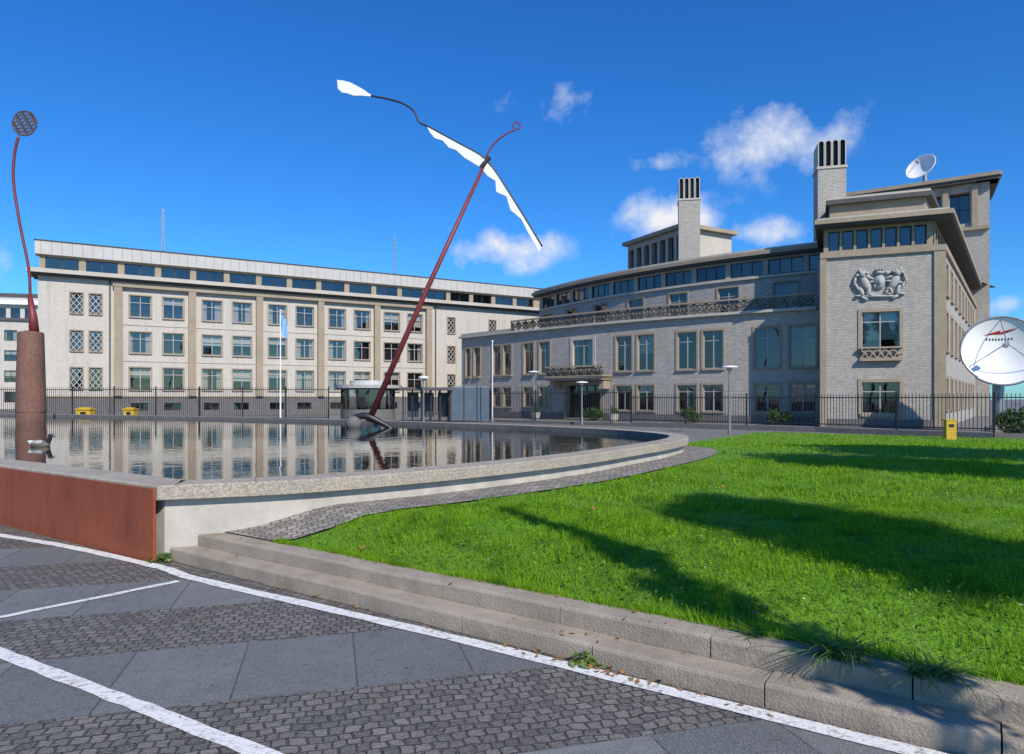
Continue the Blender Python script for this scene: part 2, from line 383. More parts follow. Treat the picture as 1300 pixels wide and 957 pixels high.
# ---------------------------------------------------------------- left office building
A=(-38.2,55.0); B=(2.0,79.0)
M=flat(A,(A[0]+.8586*50,A[1]+.5126*50))
g=Geo(); ops=[]; wins=[]
rows=[(2.34,4.15),(5.40,7.2),(8.5,10.32)]
for i in range(5):
    s=5.65+i*5.7
    for off in (.8,3.35):
        for k,(z0,z1) in enumerate(rows): wins.append(((s+off,s+off+1.62,z0,z1),'n'))
for s in (2.2,3.55,36.4,41.5,46):
    for (z0,z1) in rows: wins.append(((s,s+.85,z0+.05,z1-.1),'l'))
bas=[(5.65+i*5.7+off,5.65+i*5.7+off+1.3,.55,1.2) for i in range(5) for off in (.9,3.45)]
allops=[w[0] for w in wins]
wall(g,('walls','brickL'),M,0,50,1.75,11.5,allops)
for o,t in wins:
    if t=='n': window(g,M,o,nm=1,transom=.68)
    else:
        window(g,M,o,nm=0,transom=0,style='dark',cur=.95); lattice(g,M,o,-.1,2,3,.06)
wall(g,('plinth','plinth'),M,0,50,0,1.75,bas,d=.06)
for o in bas: window(g,M,o,d=.06,nm=1,transom=0,style='dark',cur=.95,trim='plinth',tw=0)
box(g,('plinth_ledge','stone'),M,-.05,50,-.02,.14,1.70,1.82)
for i in range(6):
    s=5.65+i*5.7-.05; box(g,('pilasters','stone'),M,s-.3,s+.3,-.02,.38,1.82,10.95)
box(g,('beam','stone'),M,5.2,34.5,-.02,.42,10.95,11.2)
for z in (4.75,7.85): box(g,('string_course','stonelight'),M,5.95,33.8,-.02,.05,z-.08,z+.02)
box(g,('cornice','stonelight'),M,-.7,50,-2.6,.75,11.62,11.95)
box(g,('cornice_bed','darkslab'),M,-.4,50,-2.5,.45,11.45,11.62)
Ma=lambda s,d,z: M(s,d-1.5,z)
Ma.curved=False
aops=[(.4+i*2.85+.0,.4+i*2.85+2.35,12.1,13.25) for i in range(17)]
wall(g,('attic_wall','stone'),Ma,0,50,11.95,13.4,aops)
for o in aops: window(g,Ma,o,nm=1,transom=0,style='dark',trim='stone',tw=0,cur=.95)
box(g,('attic_fascia','fascia'),Ma,-.3,50,-1.0,.35,13.4,14.5)
for i in range(68): box(g,('fascia_joints','stone'),Ma,.1+i*.73,.14+i*.73,.34,.356,13.42,14.48)
box(g,('attic_coping','darkslab'),Ma,-.35,50,-1.0,.42,14.5,14.58)
p=[M(0,0,0),M(50,0,0),M(50,-14,0),M(0,-14,0)]; polycap(g,('flat_roof','roof'),p,11.9)
p=[M(0,-1.6,0),M(50,-1.6,0),M(50,-13,0),M(0,-13,0)]; polycap(g,('flat_roof','roof'),p,14.45)
box(g,('side_walls','brickL'),M,0,.02,-14,-.001,0,11.5); box(g,('side_walls','brickL'),M,0,50,-14.02,-14,0,14.4)
box(g,('side_walls','brickL'),Ma,0,.02,-11.5,-.001,11.9,14.4)
for s in (5.0,34.95): V,F=tube([M(s,.1,.1),M(s,.1,11.4)],.06,6); g.addmesh(('drain_pipe','darkslab'),V,F)
g.build('office_building')
for s,h in ((9.2,4.4),(31.5,4.6)):
    g=Geo(); x,y,_=M(s,-3,0)
    for a in range(3):
        dx,dy=.12*math.cos(a*2.094),.12*math.sin(a*2.094); V,F=tube([(x+dx,y+dy,14.4),(x+dx*.6,y+dy*.6,14.4+h)],.03,5); g.addmesh(('mast_legs','steel'),V,F)
    for k in range(10):
        z=14.6+k*h/10.5; V,F=ring((x,y,z),.1,.018,(1,0,0),(0,1,0),6,4); g.addmesh(('mast_braces','steel'),V,F)
    g.build('antenna_mast')

# ---------------------------------------------------------------- curved court building
lowpts=bez((-4.6,62.3),(8.33,46.7),(20.0,40.9),26)
uppts=bez((2.6,64.8),(9.3,50.45),(22.2,43.2),26)
ML=curve(lowpts); MU=curve(uppts)
g=Geo(); ops=[]
sx=ML.s_at_x
up=[(17.9,1.5),(16.1,1.5),(13.25,1.35),(11.8,1.35),(9.4,1.3),(8.05,1.3),(2.6,1.1),(1.35,1.1),(-.4,1.0),(-1.3,1.0),(-3.1,.9),(-3.95,.7)]
wl=[]
for X,w in up:
    s=sx(X); wl.append((s-w/2,s+w/2,3.5,6.0)); wl.append((s-w/2,s+w/2,.75 if X>3 else .9,2.5))
sb_=sx(5.35)
door=(sb_-.95,sb_+.95,3.75,5.95); ent=(sb_-1.6,sb_+1.6,.12,2.6)
wall(g,('walls','brickR'),ML,0,ML.L,0,6.95,wl+[door,ent])
for i,o in enumerate(wl):
    window(g,ML,o,nm=1,transom=.74,trim='stone',tw=.13,cur=random.choice([.2,.6,.95,.95,.95]))
window(g,ML,door,nm=1,transom=.8,trim='stonelight',tw=.25,cur=.2)
window(g,ML,ent,nm=3,transom=.8,trim='stone',tw=.3,style='dark',depth=.5,cur=.95)
box(g,('plinth','plinth'),ML,0,sb_-1.95,-.02,.08,0,.5); box(g,('plinth','plinth'),ML,sb_+1.95,ML.L,-.02,.08,0,.5)
box(g,('balcony_slab','stone'),ML,sb_-2.6,sb_+2.6,.0,1.3,2.95,3.12)
box(g,('balcony_slab','stone'),ML,sb_-2.7,sb_+2.7,.0,1.38,3.12,3.22)
box(g,('balcony_rail','stone'),ML,sb_-2.65,sb_+2.65,1.12,1.32,3.82,3.95)
def ornament(M_,s0,s1,z0,z1,d,pitch):
    n=max(1,round((s1-s0)/pitch)); p=(s1-s0)/n; k=('ornament','ornament'); R=(z1-z0)*.36
    for i in range(n):
        c=s0+(i+.5)*p; zc=(z0+z1)/2
        a=Vector(M_(c-.1,d,zc));b=Vector(M_(c+.1,d,zc)); ax=(b-a).normalized()
        V,F=ring(M_(c,d,zc),R,.045,ax,(0,0,1),10,5); g.addmesh(k,V,F)
        bar(g,k,M_,(c-p/2,z0),(c+p/2,z1),.07,d-.04,d+.04); bar(g,k,M_,(c-p/2,z1),(c+p/2,z0),.07,d-.035,d+.045)
        V,F=ellip(M_(c,d,zc),(.12,.12,.12),None,8,6); g.addmesh(k,V,F)
        box(g,k,M_,c-p/2-.03,c-p/2+.03,d-.05,d+.05,z0,z1)
        for q in (-1,1):
            V,F=ellip(M_(c+q*p*.36,d,zc+random.uniform(-.1,.1)),(.09,.06,.17),None,7,5); g.addmesh(k,V,F)
ornament(ML,sb_-2.6,sb_+2.6,3.22,3.82,1.22,.75)
box(g,('balcony_back','darkslab'),ML,sb_-2.6,sb_+2.6,1.10,1.13,3.22,3.6)
for q in (-2.3,2.3): box(g,('brackets','stone'),ML,sb_+q-.2,sb_+q+.2,.05,.9,2.3,2.95)
box(g,('terrace_cornice','stonelight'),ML,-.1,ML.L-1.6,-.3,.28,6.95,7.12)
s0=sx(.0)
box(g,('low_parapet','brickR'),ML,0,s0,-.28,.06,7.12,7.35)
ornament(ML,s0,ML.L-1.7,7.14,7.86,.05,.82)
box(g,('balustrade_rail','stone'),ML,s0,ML.L-1.7,-.06,.2,7.86,7.98)
roofp=[(p[0],p[1]) for p in lowpts]+[(30,52),(22,66),(2,78)]
polycap(g,('terrace','roof'),roofp,7.0)
g.face(('walls','brickR'),[(-4.6,62.3,0),(-1,76,0),(-1,76,7.1),(-4.6,62.3,7.1)],[(0,0),(14,0),(14,7),(0,7)])
uo=[]; n=int(MU.L/2.6)
for i in range(n):
    s=.5+i*2.6; uo.append((s,s+2.25,9.95,10.95))
lo=[(.9+i*3.9,.9+i*3.9+1.5,7.3,9.3) for i in range(int(MU.L/3.9))]
wall(g,('upper_wall','brickR'),MU,0,MU.L,7.0,11.1,uo+lo)
for o in uo: window(g,MU,o,nm=2,transom=0,style='dark',trim='stonelight',tw=.0,cur=.95)
for o in lo: window(g,MU,o,nm=1,transom=.7,trim='stone',tw=.12,cur=.95)
box(g,('upper_string','stonelight'),MU,0,MU.L,-.02,.15,9.72,9.88)
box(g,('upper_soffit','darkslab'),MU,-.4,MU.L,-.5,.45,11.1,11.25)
box(g,('upper_cornice','stone'),MU,-.5,MU.L,-1.2,.6,11.25,11.5)
box(g,('upper_cornice_cap','stonelight'),MU,-.3,MU.L,-1.2,.4,11.5,11.68)
polycap(g,('flat_roof','roof'),[(p[0],p[1]) for p in uppts]+[(44,62),(30,76),(5,80)],11.6)
g.face(('walls','brickR'),[(2.6,64.8,7),(5,80,7),(5,80,11.6),(2.6,64.8,11.6)],[(0,0),(14,0),(14,5),(0,5)])
C0=(11.8,69.6);C1=(15.6,62.0);C2=(20.9,65.0);C3=(17,73)
for a,b_,nc in ((C0,C1,7),(C1,C2,3)):
    m_=flat(a,b_); o=[]
    for i in range(nc):
        w=m_.L/nc
        if (a,b_)==(C0,C1): o.append((i*w+.25,(i+1)*w-.2,14.0,16.5))
    wall(g,('block_wall','stonelight' if nc==3 else 'brickR'),m_,0,m_.L,11.5,17.0,o)
    for q in o: window(g,m_,q,nm=0,transom=0,style='dark',trim='stone',tw=0,depth=.5,cur=.95)
    box(g,('block_cornice','stone'),m_,-.3,m_.L+.3,-.5,.5,17.0,17.35)
polycap(g,('flat_roof','roof'),[C0,C1,C2,C3],17.3)
def chimney(g,x,y,w,d,z0,z1,ang):
    u=(math.cos(ang),math.sin(ang)); m_=flat((x,y),(x+u[0]*w,y+u[1]*w))
    zs=z1-1.75*w/1.6
    box(g,('chimney_stack','brickR'),m_,0,w,-d,0,z0,zs); box(g,('chimney_band','stonelight'),m_,-.06,w+.06,-d-.05,.06,zs,zs+.15)
    n=4; p=w/n
    for i in range(n):
        c=(i+.5)*p; zb=zs+.15; r=p*.47; zt=z1-r
        def prof(rr): return [(c-rr,zb)]+[(c-rr*math.cos(math.pi*k/8),zt+rr*math.sin(math.pi*k/8)) for k in range(9)]+[(c+rr,zb)]
        P=prof(r); k=('chimney_flues','stonelight')
        for a,b_ in zip(P[:-1],P[1:]):
            g.face(k,[m_(a[0],.0,a[1]),m_(b_[0],.0,b_[1]),m_(b_[0],-d,b_[1]),m_(a[0],-d,a[1])])
        Q=prof(r*.72)
        for (a,b_),(e,f_) in zip(zip(P[:-1],P[1:]),zip(Q[:-1],Q[1:])):
            for dd in (0,-d): g.face(k,[m_(a[0],dd,a[1]),m_(b_[0],dd,b_[1]),m_(f_[0],dd,f_[1]),m_(e[0],dd,e[1])])
            g.face(('flue_openings','darkslab'),[m_(e[0],0,e[1]),m_(f_[0],0,f_[1]),m_(f_[0],-.25,f_[1]),m_(e[0],-.25,e[1])])
        g.face(('flue_openings','black'),[m_(a[0],-.25,a[1]) for a in Q])
chimney(g,14.9,61.0,1.85,1.8,11.5,21.2,-.2)
TL=(17.6,39.0);TR=(23.2,36.7); MT=flat(TL,TR); TW=MT.L
TE=(TR[0]+.6*30,TR[1]+.8*30); MS=flat(TR,TE)
TB=(21.4,48.0)
w2=(2.12,3.98,.75,2.5)
w1=(2.12,3.98,4.15,6.35)
wall(g,('tower_wall','brickR'),MT,0,TW,0,9.8,[w1,w2])
window(g,MT,w1,nm=1,transom=.75,trim='stone',tw=.18,cur=.6); window(g,MT,w2,nm=1,transom=.7,trim='stone',tw=.18,cur=.95)
box(g,('tower_balcony','stone'),MT,2.0,4.1,.06,.32,3.62,3.78)
box(g,('tower_balcony','stone'),MT,2.0,4.1,.12,.3,4.3,4.4)
for i in range(5):
    a=2.05+i*.4; bar(g,('balcony_lattice','stone'),MT,(a,3.78),(a+.4,4.3),.06,.18,.24); bar(g,('balcony_lattice','stone'),MT,(a,4.3),(a+.4,3.78),.06,.175,.245)
box(g,('corner_trim','stone'),MT,0,.32,-.02,.1,0,9.8); box(g,('corner_trim','stone'),MT,TW-.45,TW+.1,-.3,.1,0,9.8)
box(g,('top_band','stone'),MT,0,TW+.12,-.02,.14,9.5,9.82)
box(g,('plinth','plinth'),MT,.32,TW-.45,-.02,.06,0,.45)
mf=flat(TB,TL); wall(g,('tower_wall','brickR'),mf,0,mf.L,0,9.8,[])
so=[]
for i in range(9):
    s=1.2+i*3.1
    so.append((s,s+1.3,1.0,2.7)); so.append((s,s+1.3,4.2,6.3)); so.append((s,s+1.3,7.3,9.0))
wall(g,('tower_wall','brickR'),MS,0,MS.L,0,9.8,so)
for o in so: window(g,MS,o,nm=1,transom=.7,trim='stone',tw=.14)
box(g,('top_band','stone'),MS,.0,MS.L,-.02,.14,9.5,9.82)
def sh(Mx,dd):
    f=lambda s,d,z:Mx(s,d+dd,z); f.curved=Mx.curved; f.L=Mx.L; return f
MTa=sh(MT,-.45); MSa=sh(MS,-.45)
ao=[(.45+i*.72,.45+i*.72+.58,10.0,11.1) for i in range(7)]
wall(g,('attic_wall','stone'),MTa,.2,TW-.3,9.82,11.25,ao)
for o in ao: window(g,MTa,o,nm=0,transom=0,style='dark',trim='stone',tw=0,cur=.95)
ao=[(.6+i*1.6,.6+i*1.6+1.2,10.0,11.1) for i in range(18)]
wall(g,('attic_wall','stone'),MSa,.3,MS.L,9.82,11.25,ao)
for o in ao: window(g,MSa,o,nm=1,transom=0,style='dark',trim='stone',tw=0,cur=.95)
def offpoly(o,z0,z1,km,ks=None):
    a=MT(-o*.6,o,0)
    p=Vector(MT(0,o,0)[:2]);u=(Vector(MT(1,o,0)[:2])-p);q=Vector(MS(0,o,0)[:2]);v=(Vector(MS(1,o,0)[:2])-q)
    den=u.x*v.y-u.y*v.x; t=((q.x-p.x)*v.y-(q.y-p.y)*v.x)/den; cn=p+u*t
    e=MS(MS.L,o,0); P=[(a[0],a[1]),(cn.x,cn.y),(e[0],e[1]),(28,66),(22.2-o*.3,49)]
    g.face((km,ks),[(x,y,z1) for x,y in P],[(x,y) for x,y in P]); g.face((km,ks),[(x,y,z0) for x,y in P][::-1],[(x,y) for x,y in P])
    for i in range(5):
        (x,y),(X,Y)=P[i],P[(i+1)%5]; g.face((km,ks),[(x,y,z0),(X,Y,z0),(X,Y,z1),(x,y,z1)],[(0,z0),(5,z0),(5,z1),(0,z1)])
offpoly(-.02,9.79,9.815,'attic_floor','roof')
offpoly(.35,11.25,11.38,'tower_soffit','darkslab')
offpoly(.5,11.38,11.62,'tower_cornice','stone')
offpoly(.3,11.62,11.74,'tower_cornice_cap','stonelight')
offpoly(-.9,11.74,12.7,'penthouse','stone')
offpoly(-.55,12.7,12.95,'penthouse_cornice','darkslab')
offpoly(-.65,12.95,13.1,'penthouse_cap','stonelight')
chimney(g,18.95,42.3,1.62,1.5,11.6,17.5,-.25)
D0=(31.8,67.0);D1=(42.2,60.3);D2=(45.5,66);D3=(36,74)
md=flat(D0,D1); o=[(.6+i*2.2,.6+i*2.2+1.5,17.2,20.0) for i in range(5)]
wall(g,('rear_block_wall','brickR'),md,0,md.L,0,20.7,o)
for q in o: window(g,md,q,nm=1,transom=.5,style='dark',trim='stone',tw=0,depth=.7,cur=.95)
for i in range(6): box(g,('rear_block_columns','stone'),md,.05+i*2.2,.5+i*2.2,-.02,.3,16.8,20.5)
box(g,('rear_block_band','stone'),md,0,md.L,-.02,.35,16.5,16.8)
md2=flat(D1,D2); wall(g,('rear_block_wall','brickR'),md2,0,md2.L,0,20.7,[])
for mm in (md,md2):
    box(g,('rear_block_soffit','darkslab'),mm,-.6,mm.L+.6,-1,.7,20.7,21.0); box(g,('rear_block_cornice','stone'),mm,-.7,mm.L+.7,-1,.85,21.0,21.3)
polycap(g,('flat_roof','roof'),[D0,D1,D2,D3],21.1)
R=random.Random(3)
def rel(s,z,a,b_,ang,dp=.16):
    c=MT(s,.05,z); ux=Vector(MT(1,0,0))-Vector(MT(0,0,0)); base=Matrix((( ux.x,-ux.y,0),(ux.y,ux.x,0),(0,0,1)))
    V,F=ellip(c,(a,dp,b_),base@Matrix.Rotation(ang,3,'Y'),12,8); g.addmesh(('relief_emblem','relief'),V,F)
for sgn in (-1,1):
    c=3.0+sgn*.12
    rel(c+sgn*.58,7.95,.24,.46,sgn*.45,.2); rel(c+sgn*.72,8.45,.22,.24,0,.24); rel(c+sgn*.54,8.5,.12,.09,-sgn*.3,.26); rel(c+sgn*.86,8.62,.1,.14,sgn*.2,.2)
    rel(c+sgn*.34,8.22,.26,.08,-sgn*.35); rel(c+sgn*.34,8.0,.24,.08,sgn*.15)
    rel(c+sgn*.42,7.52,.11,.28,-sgn*.35); rel(c+sgn*.78,7.5,.13,.3,sgn*.3); rel(c+sgn*.32,7.3,.16,.07,0); rel(c+sgn*.95,7.27,.18,.07,0)
    rel(c+sgn*1.0,7.75,.09,.3,sgn*.5); rel(c+sgn*1.12,8.1,.09,.28,-sgn*.2); rel(c+sgn*1.0,8.42,.14,.1,sgn*.6)
rel(3.0,8.0,.3,.42,0,.2); rel(3.0,8.0,.18,.28,0,.26); rel(3.0,8.5,.25,.12,0,.22); 
for k in range(3): rel(2.86+k*.14,8.66,.06,.1,0,.2)
rel(3.0,7.2,.95,.09,.05,.14); rel(2.25,7.12,.22,.1,.5,.14); rel(3.75,7.12,.22,.1,-.5,.14)
for i in range(14): rel(3+R.uniform(-1.0,1.0),7.95+R.uniform(-.6,.6),R.uniform(.08,.18),R.uniform(.05,.11),R.uniform(-1.5,1.5),.12)
g.build('court_building',smooth=('relief_emblem','ornament'))

# ---------------------------------------------------------------- dishes
def dish(name,c,r,aim,base_z,logo=True):
    g=Geo(); c=Vector(c); aim=Vector(aim).normalized(); x=aim.cross(Vector((0,0,1))).normalized(); x=-x; y=aim.cross(x); y=y if y.z>0 else -y
    V=[];F=[];nr,na=10,48
    for j in range(nr+1):
        q=j/nr*r
        for i in range(na):
            a=2*math.pi*i/na; V.append(tuple(c+x*q*math.cos(a)+y*q*math.sin(a)+aim*(q*q/r*.35)))
    for j in range(nr):
        for i in range(na): F.append((j*na+i,(j+1)*na+i,(j+1)*na+(i+1)%na,j*na+(i+1)%na))
    g.addmesh(('reflector','white'),V,F)
    V,F=ring(c+aim*r*.35,r,.03*r,x,y,48,6); g.addmesh(('rim','steel' if logo else 'white'),V,F)
    f=c+aim*r*.95
    for k in range(3):
        a=math.pi/2+k*2.094; V,F=tube([c+aim*r*.3+(x*math.cos(a)+y*math.sin(a))*r*.93,f],.013*r,6); g.addmesh(('feed_struts','steel'),V,F)
    V,F=tube([f-aim*.2*r,f+aim*.05*r],[.08*r,.06*r],12); g.addmesh(('feed_horn','steel'),V,F)
    V,F=tube([c-aim*.02,c-aim*r*.35],[.35*r,.2*r],16); g.addmesh(('hub','steel'),V,F)
    bx=c-aim*r*.3
    V,F=tube([bx,(bx.x,bx.y,base_z)],[.14*r,.16*r],12); g.addmesh(('mast','steel'),V,F)
    V,F=tube([(bx.x,bx.y,base_z),(bx.x,bx.y,base_z+.2)],.35*r,12); g.addmesh(('foot','concrete'),V,F)
    if logo:
        def P(u,v):
            q2=(u*u+v*v); return tuple(c+x*u*r+y*v*r+aim*(q2*r*.35+.015))
        for poly in ([(-.42,.52),(.02,.66),(.0,.60),(-.15,.55)],[(-.15,.55),(0,.60),(.1,.64),(.02,.55)],[(.02,.55),(.1,.64),(.46,.70),(.1,.57)]): g.face(('logo_bolt','redpaint'),[P(*q) for q in poly])
        for i in range(9):
            u=-.34+i*.075; g.face(('logo_letters','black'),[P(*q) for q in ((u,.38),(u+.035,.39),(u+.035,.45),(u,.44))])
    return g.build(name,smooth=('reflector','rim'))
dish('satellite_dish',(23.6,33.0,3.7),1.68,(-.42,-.85,.25),0)
dish('satellite_dish',(38.4,63.8,22.9),1.3,(-.75,-.45,.45),21.1,False)

# ---------------------------------------------------------------- distant buildings at left
g=Geo(); mm=flat((-100,118),(-84,122)); o=[(.6+i*2.2,.6+i*2.2+1.5,2+k*3.4,3.8+k*3.4) for i in range(7) for k in range(5)]
wall(g,('walls','fascia'),mm,0,mm.L,0,19.5,o)
for q in o: window(g,mm,q,nm=1,transom=0,style='dark',trim='stone',tw=0,cur=.95)
for k in range(6): box(g,('balcony_bands','white'),mm,-.2,mm.L+.2,0,.8,1+k*3.4,1.7+k*3.4)
m3=flat((-84,122),(-90,140)); wall(g,('walls','fascia'),m3,0,m3.L,0,19.5,[])
box(g,('roof_edge','darkslab'),mm,-.3,mm.L+.3,-15,.3,19.5,20); g.build('apartment_building')
g=Geo(); mm=flat((-78,100),(-68,104)); 
o=[(.6+i*2.4,.6+i*2.4+1.6,1+k*3,2.6+k*3) for i in range(4) for k in range(4)]
wall(g,('walls','brickL'),mm,0,mm.L,0,13,o)
for q in o: window(g,mm,q,nm=1,transom=0,style='dark',trim='stone',tw=0)
box(g,('roof_edge','darkslab'),mm,-.3,mm.L+.3,-10,.3,13,13.4); g.build('apartment_building')

# ---------------------------------------------------------------- ground, road, kerb, lawn
S=900
meshobj('ground',[(-S,-S,-.02),(S,-S,-.02),(S,S,-.02),(-S,S,-.02)],[(0,1,2,3)],'plaza')
def ab(a,b_): return (.825*a+.565*b_, -.565*a+.825*b_)
def strip(line,w,z):
    V=[];F=[]
    P=[Vector(p) for p in line]; R=random.Random(5)
    Q=[]
    for a,b_ in zip(P[:-1],P[1:]):
        k=max(1,int((b_-a).length/.12)) if (a.length<12 and b_.length<12) else 1
        for i in range(k): Q.append(a.lerp(b_,i/k))
    Q.append(P[-1]); P=Q
    for i,p in enumerate(P):
        t=(P[min(i+1,len(P)-1)]-P[max(i-1,0)]).normalized(); n=Vector((-t.y,t.x)); a,b_=w/2+R.uniform(-.008,.006),w/2+R.uniform(-.008,.006)
        V+=[(p.x+n.x*a,p.y+n.y*a,z),(p.x-n.x*b_,p.y-n.y*b_,z)]
    for i in range(len(P)-1): F.append((2*i,2*i+1,2*i+3,2*i+2))
    return V,F
line1=[(x,y) for x,y,_ in spline([(-20,13.3,0),(-12,10.6,0),(-5.95,7.93,0),(-3.58,6.6,0),(-2.80,6.03,0),(-1.51,5.23,0),(-.26,4.45,0),(.72,3.80,0),(2.6,2.55,0),(6,.3,0),(14,-5,0)],8)]
meshobj('pavement',[(-25,-14,.0),(26,-14,.0),(26,1,.0),(9,3.4,0),(-3,8,.0),(-25,22,.0)],[(0,1,2,3,4,5)],'setts')
V=[(-25,-14,.006),(25,-14,.006),(14,-5.2,.006)]+[(x,y,.006) for x,y in line1[::-1][1:]]+[(-25,15,.006)]
meshobj('road',V,[tuple(range(len(V)))],'road')
g=Geo()
for ln,w in ((line1,.11),([( -2.90,5.94),(-4.6,3.9),(-8,-.2)],.07),([(-7.2,6.6),(-3.2,4.27),(-2.0,3.57),(.6,2.05),(3,.6)],.095)):
    V,F=strip(ln,w,.012); g.addmesh(('line','marking'),V,F)
g.build('road_marking',single=True)

KB=3.66; KT=.24
g=Geo(); mk=flat(ab(-6.62,KB),ab(30,KB)); 
mk2=lambda s,d,z: mk(s,-d,z)
mk2.curved=False; mk2.L=mk.L
def kerbrow(s0,d0,d1,z0,z1,off,bv=.02):
    s1=mk.L; edges=[s0]; x=s0+off
    while x<s1: edges.append(x); x+=1.0
    edges.append(s1)
    for e0,e1 in zip(edges[:-1],edges[1:]):
        a=e0+.004; b_=e1-.004
        jz=random.uniform(-.006,.006); jd=random.uniform(-.006,.006); sk_=random.uniform(-.005,.005)
        pr=[(d0+jd,z0),(d0+jd,z1-bv+jz),(d0+jd+bv*.3,z1-bv*.3+jz),(d0+jd+bv,z1+jz),(d1,z1+jz),(d1,z0)]
        for p,q in zip(pr[:-1],pr[1:]):
            g.face(('blocks','kerb'),[mk2(a,p[0],p[1]),mk2(b_,p[0]+sk_,p[1]),mk2(b_,q[0]+sk_,q[1]),mk2(a,q[0],q[1])])
        g.face(('blocks','kerb'),[mk2(a,*p) for p in pr]); g.face(('blocks','kerb'),[mk2(b_,p[0]+sk_,p[1]) for p in pr])
kerbrow(.0,0,.20,-.02,.12,.7); kerbrow(.0,.205,.40,-.02,KT,.35)
g.build('kerb',single=True)

arc=[(-3.45,6.64),(-2.08,7.2),(-.49,8.50),(1.0,10.15),(2.1,11.75),(3.1,13.3),(3.85,14.9),(4.0,16.4),(3.2,18.6),(1.2,21.0),(-1.6,23.6),(-8.5,29.0),(-17,33.5),(-29,38.8),(-45,45)]
arcs=[(p[0],p[1]) for p in spline([(x,y,0) for x,y in arc],6)]
leftside=[(-47,42),(-47,34),(-6.5,8.7)]
outline=arcs+leftside
def offset_poly(P,w):
    n=len(P); out=[]
    for i in range(n):
        a=Vector(P[i-1]);b_=Vector(P[i]);c=Vector(P[(i+1)%n])
        t1=(b_-a).normalized();t2=(c-b_).normalized(); n1=Vector((-t1.y,t1.x));n2=Vector((-t2.y,t2.x))
        nn=(n1+n2).normalized(); k=min(1/max(nn.dot(n1),.45),2.0); q=b_+nn*w*k; out.append((q.x,q.y))
    return out
inner=offset_poly(outline,.42); wallo=offset_poly(outline,.10); 
g=Geo(); n=len(outline)
for i in range(n):
    j=(i+1)%n; o0,o1,i0,i1,w0,w1_=outline[i],outline[j],inner[i],inner[j],wallo[i],wallo[j]
    def f(key,p,q,r,s): g.face(key,[p,q,r,s])
    zt,zb=.75,.61; bv=.015
    oi0=tuple(np.array(o0)+(np.array(i0)-np.array(o0))*.045); oi1=tuple(np.array(o1)+(np.array(i1)-np.array(o1))*.045)
    f(('rim','agg'),(*oi0,zt),(*oi1,zt),(*i1,zt),(*i0,zt)); f(('rim','agg'),(*o0,zt-bv),(*o1,zt-bv),(*oi1,zt),(*oi0,zt))
    f(('rim','agg'),(*o0,zb),(*o1,zb),(*o1,zt-bv),(*o0,zt-bv))
    f(('rim','agg'),(*w0,zb),(*w1_,zb),(*o1,zb),(*o0,zb)); f(('basin_inner','plinth'),(*i0,.2),(*i1,.2),(*i1,zt),(*i0,zt))
    f(('wall','concrete'),(*w0,-.05),(*w1_,-.05),(*w1_,zb),(*w0,zb))
    if i<len(arcs) and i%3==1:
        tx=np.array(o1)-np.array(o0); tx=tx/np.linalg.norm(tx)*.008
        g.face(('rim_joint','plinth'),[(o0[0],o0[1],zt+.001-bv),(o0[0]+tx[0],o0[1]+tx[1],zt+.001-bv),(oi0[0]+tx[0],oi0[1]+tx[1],zt+.002),(oi0[0],oi0[1],zt+.002)])
        g.face(('rim_joint','plinth'),[(oi0[0],oi0[1],zt+.002),(oi0[0]+tx[0],oi0[1]+tx[1],zt+.002),(i0[0]+tx[0],i0[1]+tx[1],zt+.002),(i0[0],i0[1],zt+.002)])
g.build('pool_wall')
meshobj('water',[(x,y,.62) for x,y in inner],[tuple(range(n))],'water')
u=(Vector(outline[0])-Vector(outline[-1])).normalized()
g=Geo(); mcp=flat((outline[-1][0]-u.x*30,outline[-1][1]-u.y*30),outline[0])
s=mcp.L%3.36-3.36; 
while s<mcp.L-.1:
    e=s+3.36
    box(g,('panel','corten'),mcp,max(s,0),e-.012,.01,.035,-.02,.72); s=e
g.build('corten_panel',single=True)

def smooth01(t): t=np.clip(t,0,1); return t*t*(3-2*t)
GB=KB+.40
def zl(x,y):
    b_=.565*x+.825*y-GB
    z=(KT-.015)+.2*smooth01(b_/1.0); f=1-smooth01((y-15)/10.)
    return z*f+.03*(1-f)
V=[];F=[]; av=np.concatenate([np.arange(-8.6,14,.4),np.arange(14,42,1.5)]); bv=np.concatenate([[GB-.005],np.arange(4.2,10,.25),np.arange(10,33.2,.6)])
idx={}
for i,a in enumerate(av):
    for j,b_ in enumerate(bv):
        x,y=ab(a,b_); idx[i,j]=len(V); V.append((x,y,float(zl(x,y))+ (.012*math.sin(x*2.3+y)*math.sin(y*1.7) if b_>5 else 0)))
for i in range(len(av)-1):
    for j in range(len(bv)-1):
        if av[i]<-6.65 and bv[j]<17.5: continue
        F.append((idx[i,j],idx[i+1,j],idx[i+1,j+1],idx[i,j+1]))
meshobj('lawn',V,F,'lawn',smooth=True)
oo=offset_poly(outline,-.60); V=[];F=[]
k1=56
for i in range(0,k1+1):
    a_,c_=Vector(wallo[i]),Vector(oo[i])
    for t in (0,.33,.66,1):
        p=a_.lerp(c_,t); b_=.565*p.x+.825*p.y
        if b_<GB+.005: p=p+Vector((.565,.825))*(GB+.005-b_)
        aa=.825*p.x-.565*p.y
        if aa<-6.62: p=p+Vector((.825,-.565))*(-6.62-aa)
        V.append((p.x,p.y,float(zl(p.x,p.y))+.024))
for i in range(k1):
    for t in range(3): F.append((4*i+t,4*i+t+1,4*i+t+5,4*i+t+4))
meshobj('path',V,F,'cobblestrip')

